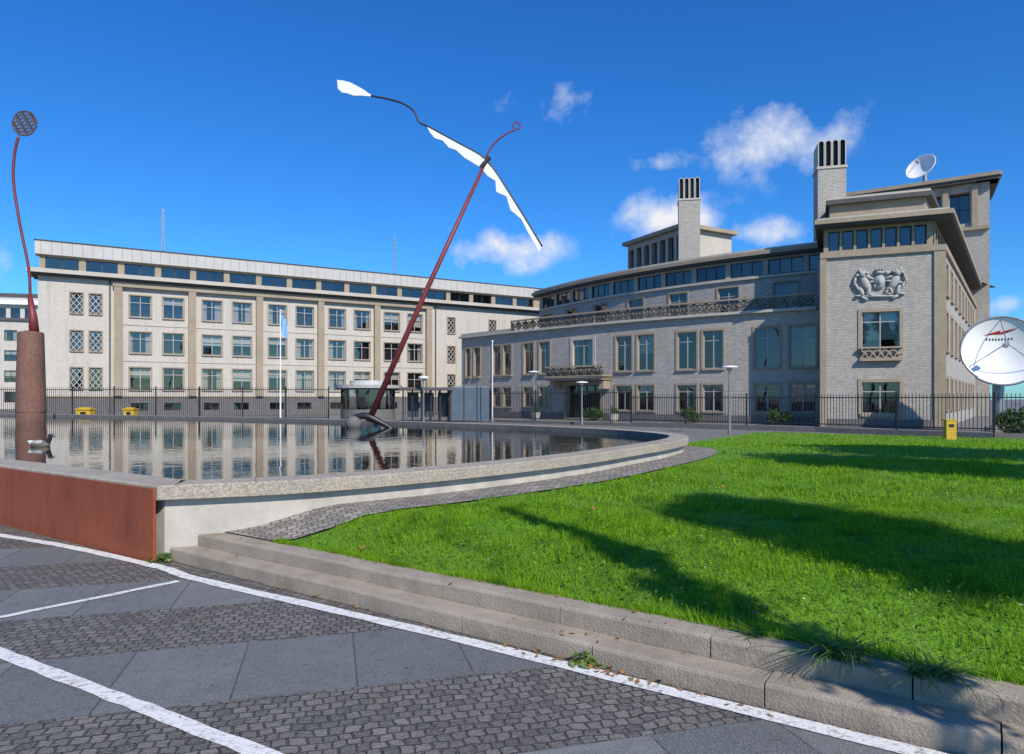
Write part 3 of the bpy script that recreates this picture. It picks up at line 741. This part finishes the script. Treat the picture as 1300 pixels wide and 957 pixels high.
# ---------------------------------------------------------------- grass blades
OL=np.array(outline)
def dist_inside(px,py):
    d=np.full(px.shape,1e9); ins=np.zeros(px.shape,bool); n=len(OL)
    for i in range(n):
        ax,ay=OL[i]; bx,by=OL[(i+1)%n]; dx,dy=bx-ax,by-ay; L=dx*dx+dy*dy
        t=np.clip(((px-ax)*dx+(py-ay)*dy)/L,0,1); d=np.minimum(d,np.hypot(px-ax-t*dx,py-ay-t*dy))
        c=((ay>py)!=(by>py)); 
        xi=ax+(py-ay)/(by-ay if by!=ay else 1e-9)*dx; ins^=(c&(px<xi))
    return d,ins
def tri_mesh(name,V,nf,k,mat,rnd):
    me=bpy.data.meshes.new(name); nv=len(V); me.vertices.add(nv); me.vertices.foreach_set('co',V.astype(np.float32).ravel())
    me.loops.add(nf*k); me.loops.foreach_set('vertex_index',np.arange(nf*k,dtype=np.int32))
    me.polygons.add(nf); me.polygons.foreach_set('loop_start',np.arange(0,nf*k,k,dtype=np.int32)); 
    try: me.polygons.foreach_set('loop_total',np.full(nf,k,dtype=np.int32))
    except Exception: pass
    at=me.attributes.new('rnd','FLOAT','FACE'); at.data.foreach_set('value',rnd.astype(np.float32))
    me.materials.append(MAT[mat]); me.update(calc_edges=True); me.validate()
    o=bpy.data.objects.new(name,me); scene.collection.objects.link(o); return o
def blades(a0,a1,b0,b1,dens,w,h0,h1,ymin,ymax):
    n=int((a1-a0)*(b1-b0)*dens); a=np.random.uniform(a0,a1,n); b_=np.random.uniform(b0,b1,n)
    x=.825*a+.565*b_; y=-.565*a+.825*b_
    m=(y>ymin)&(y<=ymax)&(x<.85*y+2.5)&(x>-4)
    x,y,a,b_=x[m],y[m],a[m],b_[m]; d,ins=dist_inside(x,y)
    m=(~ins)&(d>.62+.05*np.sin(x*9)+.03*np.sin(x*23)) ; x,y=x[m],y[m]; n=len(x); z=zl(x,y)
    cl=.5+.5*np.sin(x*7.3+2*np.sin(y*5.1))*np.sin(y*8.7+1.5*np.sin(x*4.3))
    th=np.random.uniform(0,2*np.pi,n); h=np.random.uniform(h0,h1,n)*(1+.35*np.sin(x*3.1+1)*np.sin(y*2.7))*(.6+.8*cl); ln=np.random.uniform(.1,.9,n)*h; ph=np.random.uniform(0,2*np.pi,n)
    ww=w*np.random.uniform(.6,1.3,n)
    V=np.zeros((n,3,3)); V[:,0]=np.stack([x-np.cos(th)*ww,y-np.sin(th)*ww,z-.01],1); V[:,1]=np.stack([x+np.cos(th)*ww,y+np.sin(th)*ww,z-.01],1)
    V[:,2]=np.stack([x+np.cos(ph)*ln,y+np.sin(ph)*ln,z+h],1)
    return V.reshape(-1,3)
Vs=[blades(-6.6,8,GB,9,3800,.0036,.025,.065,-3,7.5),blades(-6.6,10,4.5,16,1000,.007,.025,.065,7.5,13),blades(-8,20,10,33,150,.016,.02,.06,13,32)]
Vs.append(blades(-6.0,8,GB-.03,GB+.05,9000,.0035,.03,.09,-3,9))
V=np.concatenate(Vs); nf=len(V)//3
tri_mesh('grass',V,nf,3,'grass',np.random.rand(nf)); print('blades',nf)
def scatter(name,mat,n,size,a0,a1,b0,b1,zoff,tilt=.5):
    a=np.random.uniform(a0,a1,n);b_=a*0+np.random.uniform(b0,b1,n); x=.825*a+.565*b_; y=-.565*a+.825*b_
    d,ins=dist_inside(x,y); m=(~ins)&(d>.7); x,y=x[m],y[m]; n=len(x); z=zl(x,y)+zoff
    th=np.random.uniform(0,2*np.pi,n); s=size*np.random.uniform(.5,1.3,n); tz=np.random.uniform(-tilt,tilt,n); V=np.zeros((n,4,3))
    for k,(u,v) in enumerate(((-1,0),(0,-.6),(1,0),(0,.6))):
        V[:,k]=np.stack([x+(u*np.cos(th)-v*np.sin(th))*s,y+(u*np.sin(th)+v*np.cos(th))*s,z+u*tz*s],1)
    return tri_mesh(name,V.reshape(-1,3),n,4,mat,np.random.rand(n))
scatter('clover','grass',30000,.016,-6.5,8,4.15,11,.04,.7)
scatter('daisies','petal',1500,.010,-6.5,12,4.2,20,.055,.3)
scatter('fallen_leaves','dryleaf',200,.03,-6.5,12,4.2,16,.055,.8)

# ---------------------------------------------------------------- weeds
def weed_blades(name,cx,cy,cz,n,L0,L1,w,bias,mat='weed'):
    V=[];R=random.Random(int(cx*100))
    for i in range(n):
        a=R.uniform(0,2*math.pi); L=R.uniform(L0,L1); dx,dy=math.cos(a)+bias[0],math.sin(a)+bias[1]; q=math.hypot(dx,dy) or 1; dx/=q;dy/=q
        bx,by=cx+R.uniform(-.09,.09)*L1*3,cy+R.uniform(-.05,.05)*L1*3; pts=[]
        rise=R.uniform(.3,.9); drop=R.uniform(.2,.8)
        for k in range(6):
            t=k/5; pts.append(Vector((bx+dx*L*t,by+dy*L*t,cz+L*(rise*t-drop*t*t))))
        s=Vector((-dy,dx,0))*w
        for k in range(5):
            w0=1-k/5.;w1=1-(k+1)/5.+.02; V+=[pts[k]-s*w0,pts[k]+s*w0,pts[k+1]+s*w1,pts[k+1]-s*w1]
    A_=np.array([tuple(v) for v in V]); nf=len(A_)//4; return tri_mesh(name,A_,nf,4,mat,np.random.rand(nf))
def gp(a,b_,z): x,y=ab(a,b_); return x,y,z
weed_blades('grass_tuft',*gp(-.62,3.98,KT),110,.12,.40,.0065,(-.3,-.5)); weed_blades('grass_tuft',*gp(-.2,3.96,KT),90,.12,.36,.0065,(.2,-.5)); weed_blades('grass_tuft',*gp(-1.05,4.02,KT),35,.08,.22,.005,(-.4,-.3))
def weed_leafy(name,cx,cy,cz,n,r):
    V=[];R=random.Random(int(cx*77+5))
    for i in range(n):
        a=R.uniform(0,6.28);q=r*R.uniform(.1,1);x,y=cx+math.cos(a)*q,cy+math.sin(a)*q;z=cz+R.uniform(.01,.6)*r*(1.3-q/r); s=r*.22;b_=R.uniform(0,6.28);t=R.uniform(-.6,.6)
        for u,v in ((-1,0),(0,-.5),(1,0),(0,.5)): V.append((x+(u*math.cos(b_)-v*math.sin(b_))*s,y+(u*math.sin(b_)+v*math.cos(b_))*s,z+u*t*s))
    A_=np.array(V); nf=len(A_)//4; return tri_mesh(name,A_,nf,4,'weed',np.random.rand(nf))
weed_leafy('weed_plant',*gp(-1.95,KB-.03,.01),90,.11); weed_leafy('weed_plant',-3.42,6.68,.01,90,.13); weed_leafy('weed_plant',*gp(-4.4,KB-.02,.01),15,.05)
V=[];R=random.Random(9)
for i in range(170):
    a=R.uniform(-6.5,5) if R.random()<.6 else R.gauss(-1.9,.35); b_=KB-.03+R.uniform(-.09,.02) if R.random()<.75 else R.uniform(KB+.02,KB+.38); x,y=ab(a,b_); z=.012 if b_<KB else (.124 if b_<KB+.2 else KT+.005); s=R.uniform(.008,.026); t=R.uniform(0,6.28)
    for u,v in ((-1,0),(0,-.6),(1,0),(0,.6)): V.append((x+(u*math.cos(t)-v*math.sin(t))*s,y+(u*math.sin(t)+v*math.cos(t))*s,z+.004+max(0,u)*s*.5))
for i in range(90):
    x,y=R.uniform(-5,2.5),R.uniform(2.4,6); z=.016; s=R.uniform(.005,.015); t=R.uniform(0,6.28)
    if .565*x+.825*y>3.5: continue
    for u,v in ((-1,0),(0,-.6),(1,0),(0,.6)): V.append((x+(u*math.cos(t)-v*math.sin(t))*s,y+(u*math.sin(t)+v*math.cos(t))*s,z+max(0,u)*s*.5))
A_=np.array(V); tri_mesh('gutter_leaves',A_,len(A_)//4,4,'dryleaf',np.random.rand(len(A_)//4))

# ---------------------------------------------------------------- trees
def leaves_mesh(pts,size,mat='leaf'):
    n=len(pts); P=np.array(pts); V=np.zeros((n,4,3)); d1=np.random.normal(size=(n,3)); d1/=np.linalg.norm(d1,axis=1)[:,None]; d2=np.cross(d1,np.random.normal(size=(n,3))); d2/=np.linalg.norm(d2,axis=1)[:,None]
    s=(size*np.random.uniform(.6,1.3,n))[:,None]
    V[:,0]=P-d1*s;V[:,1]=P-d2*s*.55;V[:,2]=P+d1*s;V[:,3]=P+d2*s*.55
    return tri_mesh('leaves',V.reshape(-1,3),n,4,mat,np.random.rand(n))
def tree(name,x,y,h,zc,rx,rz,n,size=.09,trunk=.16,sp=.6,cone=False):
    R=random.Random(int(x*31+y*17)); e=empty(name); g=Geo(); V,F=tube(spline([(x,y,0),(x+.03,y,h*.25),(x-.02,y+.03,h*.5),(x,y,h*.92)],4),[trunk*(1-.9*i/12) for i in range(13)],9); g.addmesh(('trunk','bark'),V,F)
    pts=[];cl=[]
    for i in range(42):
        while True:
            q=Vector((R.uniform(-1,1),R.uniform(-1,1),R.uniform(-1,1)))
            if q.length<1: break
        k=(1-q.z)*.9 if cone else 1
        c=Vector((x+q.x*rx*k,y+q.y*rx*k,zc+q.z*rz)); cl.append(c)
        z0=max(h*.2,c.z-rx*.8-.5); V,F=tube([(x,y,z0),((x+c.x)/2,(y+c.y)/2,(z0+c.z)/2+.1),tuple(c)],[trunk*.35,trunk*.2,.012],5); g.addmesh(('limbs','bark'),V,F)
    for (pn,mt),(V,F,U) in g.d.items(): meshobj(pn,V,F,mt,U,parent=e)
    r=rx*.33
    for i in range(n):
        c=R.choice(cl); pts.append((c.x+R.gauss(0,r*sp),c.y+R.gauss(0,r*sp),c.z+R.gauss(0,r*sp*(2 if cone else 1))))
    leaves_mesh(pts,size).parent=e
az=(.45,-.893)
def caster(tx,ty,z,tz=.44):
    t=(z-tz)/math.tan(math.radians(39)); return tx+az[0]*t,ty+az[1]*t
x,y=caster(3.0,5.8,8.4); tree('tree',x,y,11,8.4,.85,1.9,16000,.10)
x,y=caster(1.45,4.1,3.9); tree('tree',x,y,7.0,3.7,.26,2.9,4000,.05,.05,cone=True)
x,y=caster(7.0,11.8,9.6); tree('tree',x,y,13,9.6,1.5,1.7,14000,.10)
x,y=caster(9.2,15.8,9.0); tree('tree',x,y,13,9.0,2.0,2.2,13000,.11)
tree('tree',-46.5,57,5.5,3.4,1.8,1.9,5000,.14)

def shrub(name,x,y,z,rx,ry,rz,n,size=.05):
    R=random.Random(int(x*13+y*7)); cl=[(x+R.uniform(-1,1)*rx*.7,y+R.uniform(-1,1)*ry*.7,z+rz*R.uniform(.3,.95)) for _ in range(max(6,int(rx*8)))]
    pts=[]
    for i in range(n):
        c=R.choice(cl); pts.append((c[0]+R.gauss(0,.16),c[1]+R.gauss(0,.16),max(z+.02,c[2]+R.gauss(0,.14))))
    e=empty(name); leaves_mesh(pts,size).parent=e
    g=Geo()
    for c in cl: V,F=tube([(x,y,z),c],[.03,.01],5); g.addmesh(('stems','bark'),V,F)
    for (pn,mt),(V,F,U) in g.d.items(): meshobj(pn,V,F,mt,U,parent=e)
for x,y,rx,rz in ((22.2,29.2,.9,1.2),(23.6,29.6,.8,1.0),(21.0,28.9,.5,.8),(24.9,30.2,.9,1.3)): shrub('shrub',x,y,0,rx,.5,rz,2600,.07)
for X in (16.9,12.6,6.9): 
    x,y,_=ML(sx(X),1.4,0); shrub('shrub',x,y,0,.9,.4,.75,1500,.06)
for X in (8.9,4.0):
    x,y,_=ML(sx(X),3.2,0); g=Geo()
    V,F=tube([(x,y,0),(x,y,.08),(x,y,.5),(x,y,.56)],[.2,.26,.36,.38],16); g.addmesh(('pot','stonelight'),V,F)
    e=g.build('planter'); R=random.Random(int(X*9))
    pts=[(x+R.gauss(0,.16),y+R.gauss(0,.16),.75+R.gauss(0,.13)) for _ in range(350)]; leaves_mesh(pts,.05).parent=e

# ---------------------------------------------------------------- fences
def fence(name,pts,h,plinth=.0,sp=.14):
    g=Geo(); k=('pickets','fence')
    for a,b_ in zip(pts[:-1],pts[1:]):
        m_=flat(a,b_); n=int(m_.L/sp)
        for i in range(n):
            s=i*m_.L/n; box(g,k,m_,s-.011,s+.011,-.011,.011,plinth+.08,h)
        for z in (plinth+.16,h-.16): box(g,('rails','fence'),m_,0,m_.L,-.022,.022,z-.022,z+.022)
        q=max(1,int(m_.L/2.6))
        for i in range(q+1): s=i*m_.L/q; box(g,('posts','fence'),m_,s-.035,s+.035,-.035,.035,0,h+.06)
        if plinth: box(g,('plinth','plinth'),m_,0,m_.L,-.14,.14,-.02,plinth)
    return g.build(name)
fence('fence',[(24.5,24.5),(19.2,27.2),(14.6,32.8),(6.9,39.5)],1.8,.22)
fence('fence',[(6.9,39.5),(1.5,44),(-1.5,47.0)],2.1,.15)
fence('fence',[(-12.5,46.5),(-24,46.0),(-52,45.8)],2.35,.15)
# ---------------------------------------------------------------- gatehouse & gates
g=Geo(); gx,gy=-9.4,44.6
cyl(g,('base','plinth'),gx,gy,0,.9,1.75,None,28); cyl(g,('glazing','glass'),gx,gy,.9,2.2,1.7,None,28); cyl(g,('core','interior'),gx,gy,.9,2.2,.8,None,12)
for i in range(14):
    a=i*2*math.pi/14; V,F=tube([(gx+1.73*math.cos(a),gy+1.73*math.sin(a),.9),(gx+1.73*math.cos(a),gy+1.73*math.sin(a),2.2)],.04,5); g.addmesh(('mullions','framedark'),V,F)
cyl(g,('roof','fascia'),gx,gy,2.25,2.45,2.15,2.2,32); cyl(g,('roof_soffit','darkslab'),gx,gy,2.18,2.25,2.05,None,32); cyl(g,('roof_lantern','fascia'),gx,gy,2.45,2.75,1.2,1.15,24)
g.build('gatehouse',smooth=())
g=Geo(); mg=flat((-7.4,46.4),(-4.3,46.9)); 
box(g,('roof','darkslab'),mg,-.3,mg.L+.2,-1.6,.5,2.15,2.35)
for i in range(6): s=i*mg.L/5; box(g,('posts','fence'),mg,s-.05,s+.05,-.05,.05,0,2.15); box(g,('posts','fence'),mg,s-.05,s+.05,-1.3,-1.2,0,2.15)
for i in range(22): s=i*mg.L/21; box(g,('turnstile_bars','fence'),mg,s-.015,s+.015,-.6,-.57,0,2.1)
for i in range(3): box(g,('screens','bluegrey'),mg,.3+i*1.05,1.05+i*1.05,-1.25,-1.2,.3,2.0)
g.build('security_turnstile_shelter')
g=Geo(); mg=flat((-4.2,46.9),(-1.5,47.1))
for i in range(3): box(g,('panels','bluegrey'),mg,i*.9+.03,i*.9+.87,-.05,.05,.1,2.35)
for i in range(4): box(g,('posts','framedark'),mg,i*.9-.04,i*.9+.04,-.08,.08,0,2.5)
box(g,('head_rail','steel'),mg,0,mg.L,-.06,.06,2.36,2.44); g.build('security_gate')
def gritbin(x,y,w):
    g=Geo(); m_=flat((x,y),(x+w,y)); 
    box(g,('body','yellow'),m_,0,w,-.5,0,.08,.88); box(g,('lid','yellow'),m_,-.04,w+.04,-.54,.06,.88,.96); box(g,('feet','black'),m_,.05,.15,-.45,-.05,0,.08); box(g,('feet','black'),m_,w-.15,w-.05,-.45,-.05,0,.08); box(g,('lid_ridge','yellow'),m_,.1,w-.1,-.4,-.1,.96,1.03)
    box(g,('label','black'),m_,w*.3,w*.7,0,.006,.5,.75)
    g.build('grit_bin')
gritbin(-27.6,43.2,.9); gritbin(-24.6,43.2,.65)
g=Geo(); m_=flat((16.55,26.0),(16.9,25.95)); box(g,('cabinet','yellow'),m_,0,.35,-.25,0,0,.75); box(g,('cap','yellow'),m_,-.02,.37,-.27,.02,.75,.8); box(g,('label','black'),m_,.08,.27,0,.006,.5,.62); g.build('utility_cabinet')

# ---------------------------------------------------------------- lamps, flagpole
def lamp(x,y,h):
    g=Geo(); cyl(g,('base','steel'),x,y,0,.5,.08,.07); cyl(g,('pole','steel'),x,y,.5,h-.12,.05,.04)
    cyl(g,('light','fascia'),x,y,h-.22,h-.06,.1,.14,14); V,F=tube([(x,y,h-.06),(x,y,h-.01),(x,y,h+.03)],[.36,.34,.08],20); g.addmesh(('shade','white'),V,F); g.build('street_lamp')
for x,y,h in ((9.75,30.6,3.0),(4.2,41,2.6),(1.4,44.5,3.3),(-5.9,45.6,3.0)): lamp(x,y,h)
g=Geo(); x,y=-15.4,45.4
V,F=tube([(x,y,0),(x,y,7.3)],[.06,.035],8); g.addmesh(('pole','white'),V,F); V,F=ellip((x,y,7.35),(.07,.07,.07)); g.addmesh(('finial','white'),V,F)
fv=[];ff=[]
for i in range(9):
    for j in range(9): 
        u=i/8; z=7.1-j/8*1.2-u*.45; fv.append((x+.04+u*.42,y+.09*math.sin(u*11+j*.4),z))
for i in range(8):
    for j in range(8): a=i*9+j; ff.append((a,a+1,a+10,a+9))
g.addmesh(('flag','flag'),fv,ff); g.build('flagpole',smooth=('flag',))
g=Geo(); V,F=tube([(-1.3,45.3,0),(-1.3,45.3,5.3)],.035,8); g.addmesh(('pole','white'),V,F); cyl(g,('base','steel'),-1.3,45.3,0,.3,.1); V,F=ellip((-1.3,45.3,5.33),(.07,.07,.07)); g.addmesh(('finial','white'),V,F); g.build('flagpole')

# ---------------------------------------------------------------- wind sculpture
YS=22.8; q=YS/867.
def sk(x,y,dy=0): return ((x-650)*q,YS+dy,1.6+(505-y)*q)
g=Geo()
V,F=tube([sk(468,534),sk(540,372),sk(617,205)],[.105,.085,.055],12); g.addmesh(('mast','red'),V,F)
V,F=tube(spline([sk(612,216),sk(619,196),sk(629,181),sk(645,169),sk(654,166)],5),.03,8); g.addmesh(('needle','red'),V,F)
V,F=ring(sk(656,160),.12,.025,(1,0,0),(0,0,1),14,6); g.addmesh(('needle_eye','red'),V,F)
V,F=tube([sk(611,213),sk(622,200)],[.09,.07],10); g.addmesh(('pivot','black'),V,F)
edge=[sk(545,162),sk(580,181),sk(612,199),sk(628,217),sk(645,243),sk(665,275),sk(688,313)]
V,F=tube(spline([sk(471,122),sk(492,126),sk(512,132),sk(526,142),sk(532,155)]+edge,6),.034,8); g.addmesh(('arm','black'),V,F)
def blade(upper,lower,th=.02):
    n=len(upper); f=[];
    V=[sk(x,y,-th) for x,y in upper]+[sk(x,y,-th) for x,y in lower]+[sk(x,y,th) for x,y in upper]+[sk(x,y,th) for x,y in lower]
    for i in range(n-1):
        f+=[(i,i+1,n+i+1,n+i),(2*n+i,3*n+i,3*n+i+1,2*n+i+1),(i,2*n+i,2*n+i+1,i+1),(n+i,n+i+1,3*n+i+1,3*n+i)]
    f+=[(0,n,3*n,2*n),(n-1,2*n-1,4*n-1,3*n-1)][:2]
    g.addmesh(('blades','white'),V,f)
blade([(428,102),(436,103),(444,105),(452,109),(461,114),(471,121)],[(429,113),(434,118),(441,119),(449,122),(460,122),(471,123)])
up_=[(542,161),(552,167),(562,172),(571,177),(580,182),(590,187),(601,193),(612,200)]
lo_=[(546,169),(552,176),(562,179),(570,188),(579,191),(590,201),(600,207),(613,215)]
blade(up_,lo_)
up_=[(613,200),(621,210),(629,219),(637,231),(645,244),(655,259),(665,276),(676,294),(687,312)]
lo_=[(611,214),(619,224),(629,230),(630,244),(643,250),(648,267),(662,279),(670,295),(685,321)]
blade(up_,lo_)
c=sk(449,537); V,F=ellip(c,(.27,.27,.27),None,20,14); g.addmesh(('ball','plinth'),V,F)
V,F=tube(spline([sk(441,531),sk(462,527),sk(480,534),sk(506,548)],5),[.04+.085*math.sin(math.pi*min(1,i/15*1.1)) for i in range(16)],10); g.addmesh(('counterweight','black'),V,F)
V,F=tube([sk(466,547),(sk(466,545)[0],YS,.55)],[.22,.32],16); g.addmesh(('foot','plinth'),V,F)
V,F=tube([(c[0],c[1],.5),(c[0],c[1],.66)],[.16,.12],12); g.addmesh(('foot','plinth'),V,F)
g.build('kinetic_wind_sculpture',smooth=('mast','needle','arm','ball','counterweight'))
YS=30.; q=YS/867.
g=Geo(); px,_,_=sk(39,500)
V,F=tube([(px,YS,.3),(px,YS,1.0),(px,YS,1.01),(px,YS,4.42),(px,YS,4.47)],[.56,.56,.58,.49,.45],28); g.addmesh(('post','post'),V,F)
V,F=tube([(px+.15,YS,4.4),(px+.1,YS,5.1),(px-.05,YS,6.1)],[.2,.17,.09],12); g.addmesh(('rod_socket','red'),V,F)
V,F=tube(spline([(px-.03,YS,6.0),sk(36,340),sk(25,285),sk(17,232),sk(18,198),sk(23,174)],6),.06,8); g.addmesh(('rod','red'),V,F)
cx,_,cz=sk(31,157)
for i in range(-3,4):
    for j in range(-3,4):
        if abs(i+j)>3: continue
        X=cx+(i+j*.5)*.165; Z=cz+j*.143; V,F=ring((X,YS,Z),.072,.02,(1,0,0),(0,0,1),10,5); g.addmesh(('perforated_disc','discmat'),V,F)
        g.face(('perforated_disc_back','discmat'),[(X+.06*math.cos(t*1.047),YS+.03,Z+.06*math.sin(t*1.047)) for t in range(6)]) if (i+j)%2 else None
V,F=ring((cx,YS,cz),.54,.03,(1,0,0),(0,0,1),24,6); g.addmesh(('disc_rim','discmat'),V,F)
g.build('kinetic_disc_sculpture',smooth=('rod','rod_socket'))
g=Geo(); x,y=-9.6,13.9
V,F=ellip((x,y,.66),(.2,.1,.09)); g.addmesh(('body','ornament'),V,F); V,F=tube(spline([(x+.14,y,.68),(x+.18,y,.77),(x+.19,y,.82)],3),[.045]*7,8); g.addmesh(('neck','black'),V,F)
V,F=ellip((x+.21,y,.84),(.06,.042,.042)); g.addmesh(('head','black'),V,F); V,F=tube([(x+.25,y,.83),(x+.31,y,.82)],[.022,.012],6); g.addmesh(('bill','ornament'),V,F)
V,F=tube([(x-.15,y,.69),(x-.26,y,.73)],[.06,.01],6); g.addmesh(('tail','white'),V,F); V,F=ellip((x-.03,y,.7),(.15,.105,.055)); g.addmesh(('wings','relief'),V,F); g.build('duck',smooth=('body','head','neck','wings'))

# ---------------------------------------------------------------- world & sun
el=math.radians(39)
w=bpy.data.worlds.new('World'); scene.world=w; w.use_nodes=True; nt=w.node_tree; nt.nodes.clear()
out=N(nt,'ShaderNodeOutputWorld'); bg=N(nt,'ShaderNodeBackground'); bg.inputs[1].default_value=.1
sky=N(nt,'ShaderNodeTexSky'); sky.sky_type='NISHITA'; sky.sun_disc=False; sky.sun_elevation=el; sky.sun_rotation=math.atan2(az[0],az[1])
sky.air_density=1.0; sky.dust_density=.3; sky.ozone_density=3.0
hs=N(nt,'ShaderNodeHueSaturation'); hs.inputs['Saturation'].default_value=1.25; nt.links.new(sky.outputs[0],hs.inputs['Color'])
skyc=mixc(nt,1.0,hs.outputs[0],(.50,1.12,1.68),'MULTIPLY')
d=N(nt,'ShaderNodeTexCoord').outputs['Generated']
nz=N(nt,'ShaderNodeTexNoise'); nz.inputs['Scale'].default_value=13; nz.inputs['Detail'].default_value=6; nz.inputs['Roughness'].default_value=.62; nt.links.new(d,nz.inputs[0])
nz2=N(nt,'ShaderNodeTexNoise'); nz2.inputs['Scale'].default_value=7; nz2.inputs['Detail'].default_value=2
nt.links.new(d,nz2.inputs[0])
wv=N(nt,'ShaderNodeVectorMath'); wv.operation='MULTIPLY_ADD'; nt.links.new(nz2.outputs['Color'],wv.inputs[0]); wv.inputs[1].default_value=(.10,.10,.07); 
sb2=N(nt,'ShaderNodeVectorMath'); sb2.operation='SUBTRACT'; nt.links.new(d,sb2.inputs[0]); sb2.inputs[1].default_value=(.05,.05,.035); nt.links.new(sb2.outputs[0],wv.inputs[2])
blobs=[(985,178,115,55,.95),(640,325,110,36,.9),(870,282,100,45,.9),(970,292,75,28,.62),(705,140,70,36,.45),(845,207,60,24,.5),(570,285,70,20,.36),(20,335,120,50,.35),(1290,385,30,18,.6)]
tot=None
for px,py,sx_,sz_,amp in blobs:
    v=Vector(((px-650)/867,1,(505-py)/867)).normalized(); 
    s1=N(nt,'ShaderNodeVectorMath'); s1.operation='SUBTRACT'; nt.links.new(wv.outputs[0],s1.inputs[0]); s1.inputs[1].default_value=v
    s2=N(nt,'ShaderNodeVectorMath'); s2.operation='MULTIPLY'; nt.links.new(s1.outputs[0],s2.inputs[0]); s2.inputs[1].default_value=(867/sx_,867/sx_,867/sz_)
    s3=N(nt,'ShaderNodeVectorMath'); s3.operation='LENGTH'; nt.links.new(s2.outputs[0],s3.inputs[0])
    k=mth(nt,'MULTIPLY',mth(nt,'SUBTRACT',1.0,s3.outputs['Value'],clamp=True),amp)
    tot=k if tot is None else mth(nt,'MAXIMUM',tot,k)
dens=mth(nt,'ADD',mth(nt,'MULTIPLY',tot,1.5),mth(nt,'MULTIPLY',mth(nt,'SUBTRACT',nz.outputs['Fac'],.62),2.8))
gate=ramp(nt,tot,0.0,.3)
dm=mth(nt,'MULTIPLY',ramp(nt,dens,.0,.95),gate)
ccol=mixc(nt,ramp(nt,dens,.3,1.0),(6.5,7.4,9.0),(8.8,8.9,9.2))
fin=mixc(nt,dm,skyc,ccol)
nt.links.new(fin,bg.inputs[0]); nt.links.new(bg.outputs[0],out.inputs[0])
sd=bpy.data.lights.new('sun','SUN'); sd.energy=5.0; sd.angle=math.radians(.53); sd.color=(1,.93,.83)
so_=bpy.data.objects.new('sun',sd); scene.collection.objects.link(so_); n_=math.hypot(*az)
Sv=Vector((az[0]/n_*math.cos(el),az[1]/n_*math.cos(el),math.sin(el))); so_.rotation_euler=Sv.to_track_quat('Z','Y').to_euler(); so_.location=(20,-20,30)
# ---------------------------------------------------------------- camera
cd=bpy.data.cameras.new('camera'); cd.sensor_width=36; cd.lens=24.0; cd.clip_end=3000; cd.clip_start=.05; cd.shift_y=26.5/1300
co=bpy.data.objects.new('camera',cd); scene.collection.objects.link(co); co.location=(0,0,1.6); co.rotation_euler=(math.radians(90),0,0); scene.camera=co
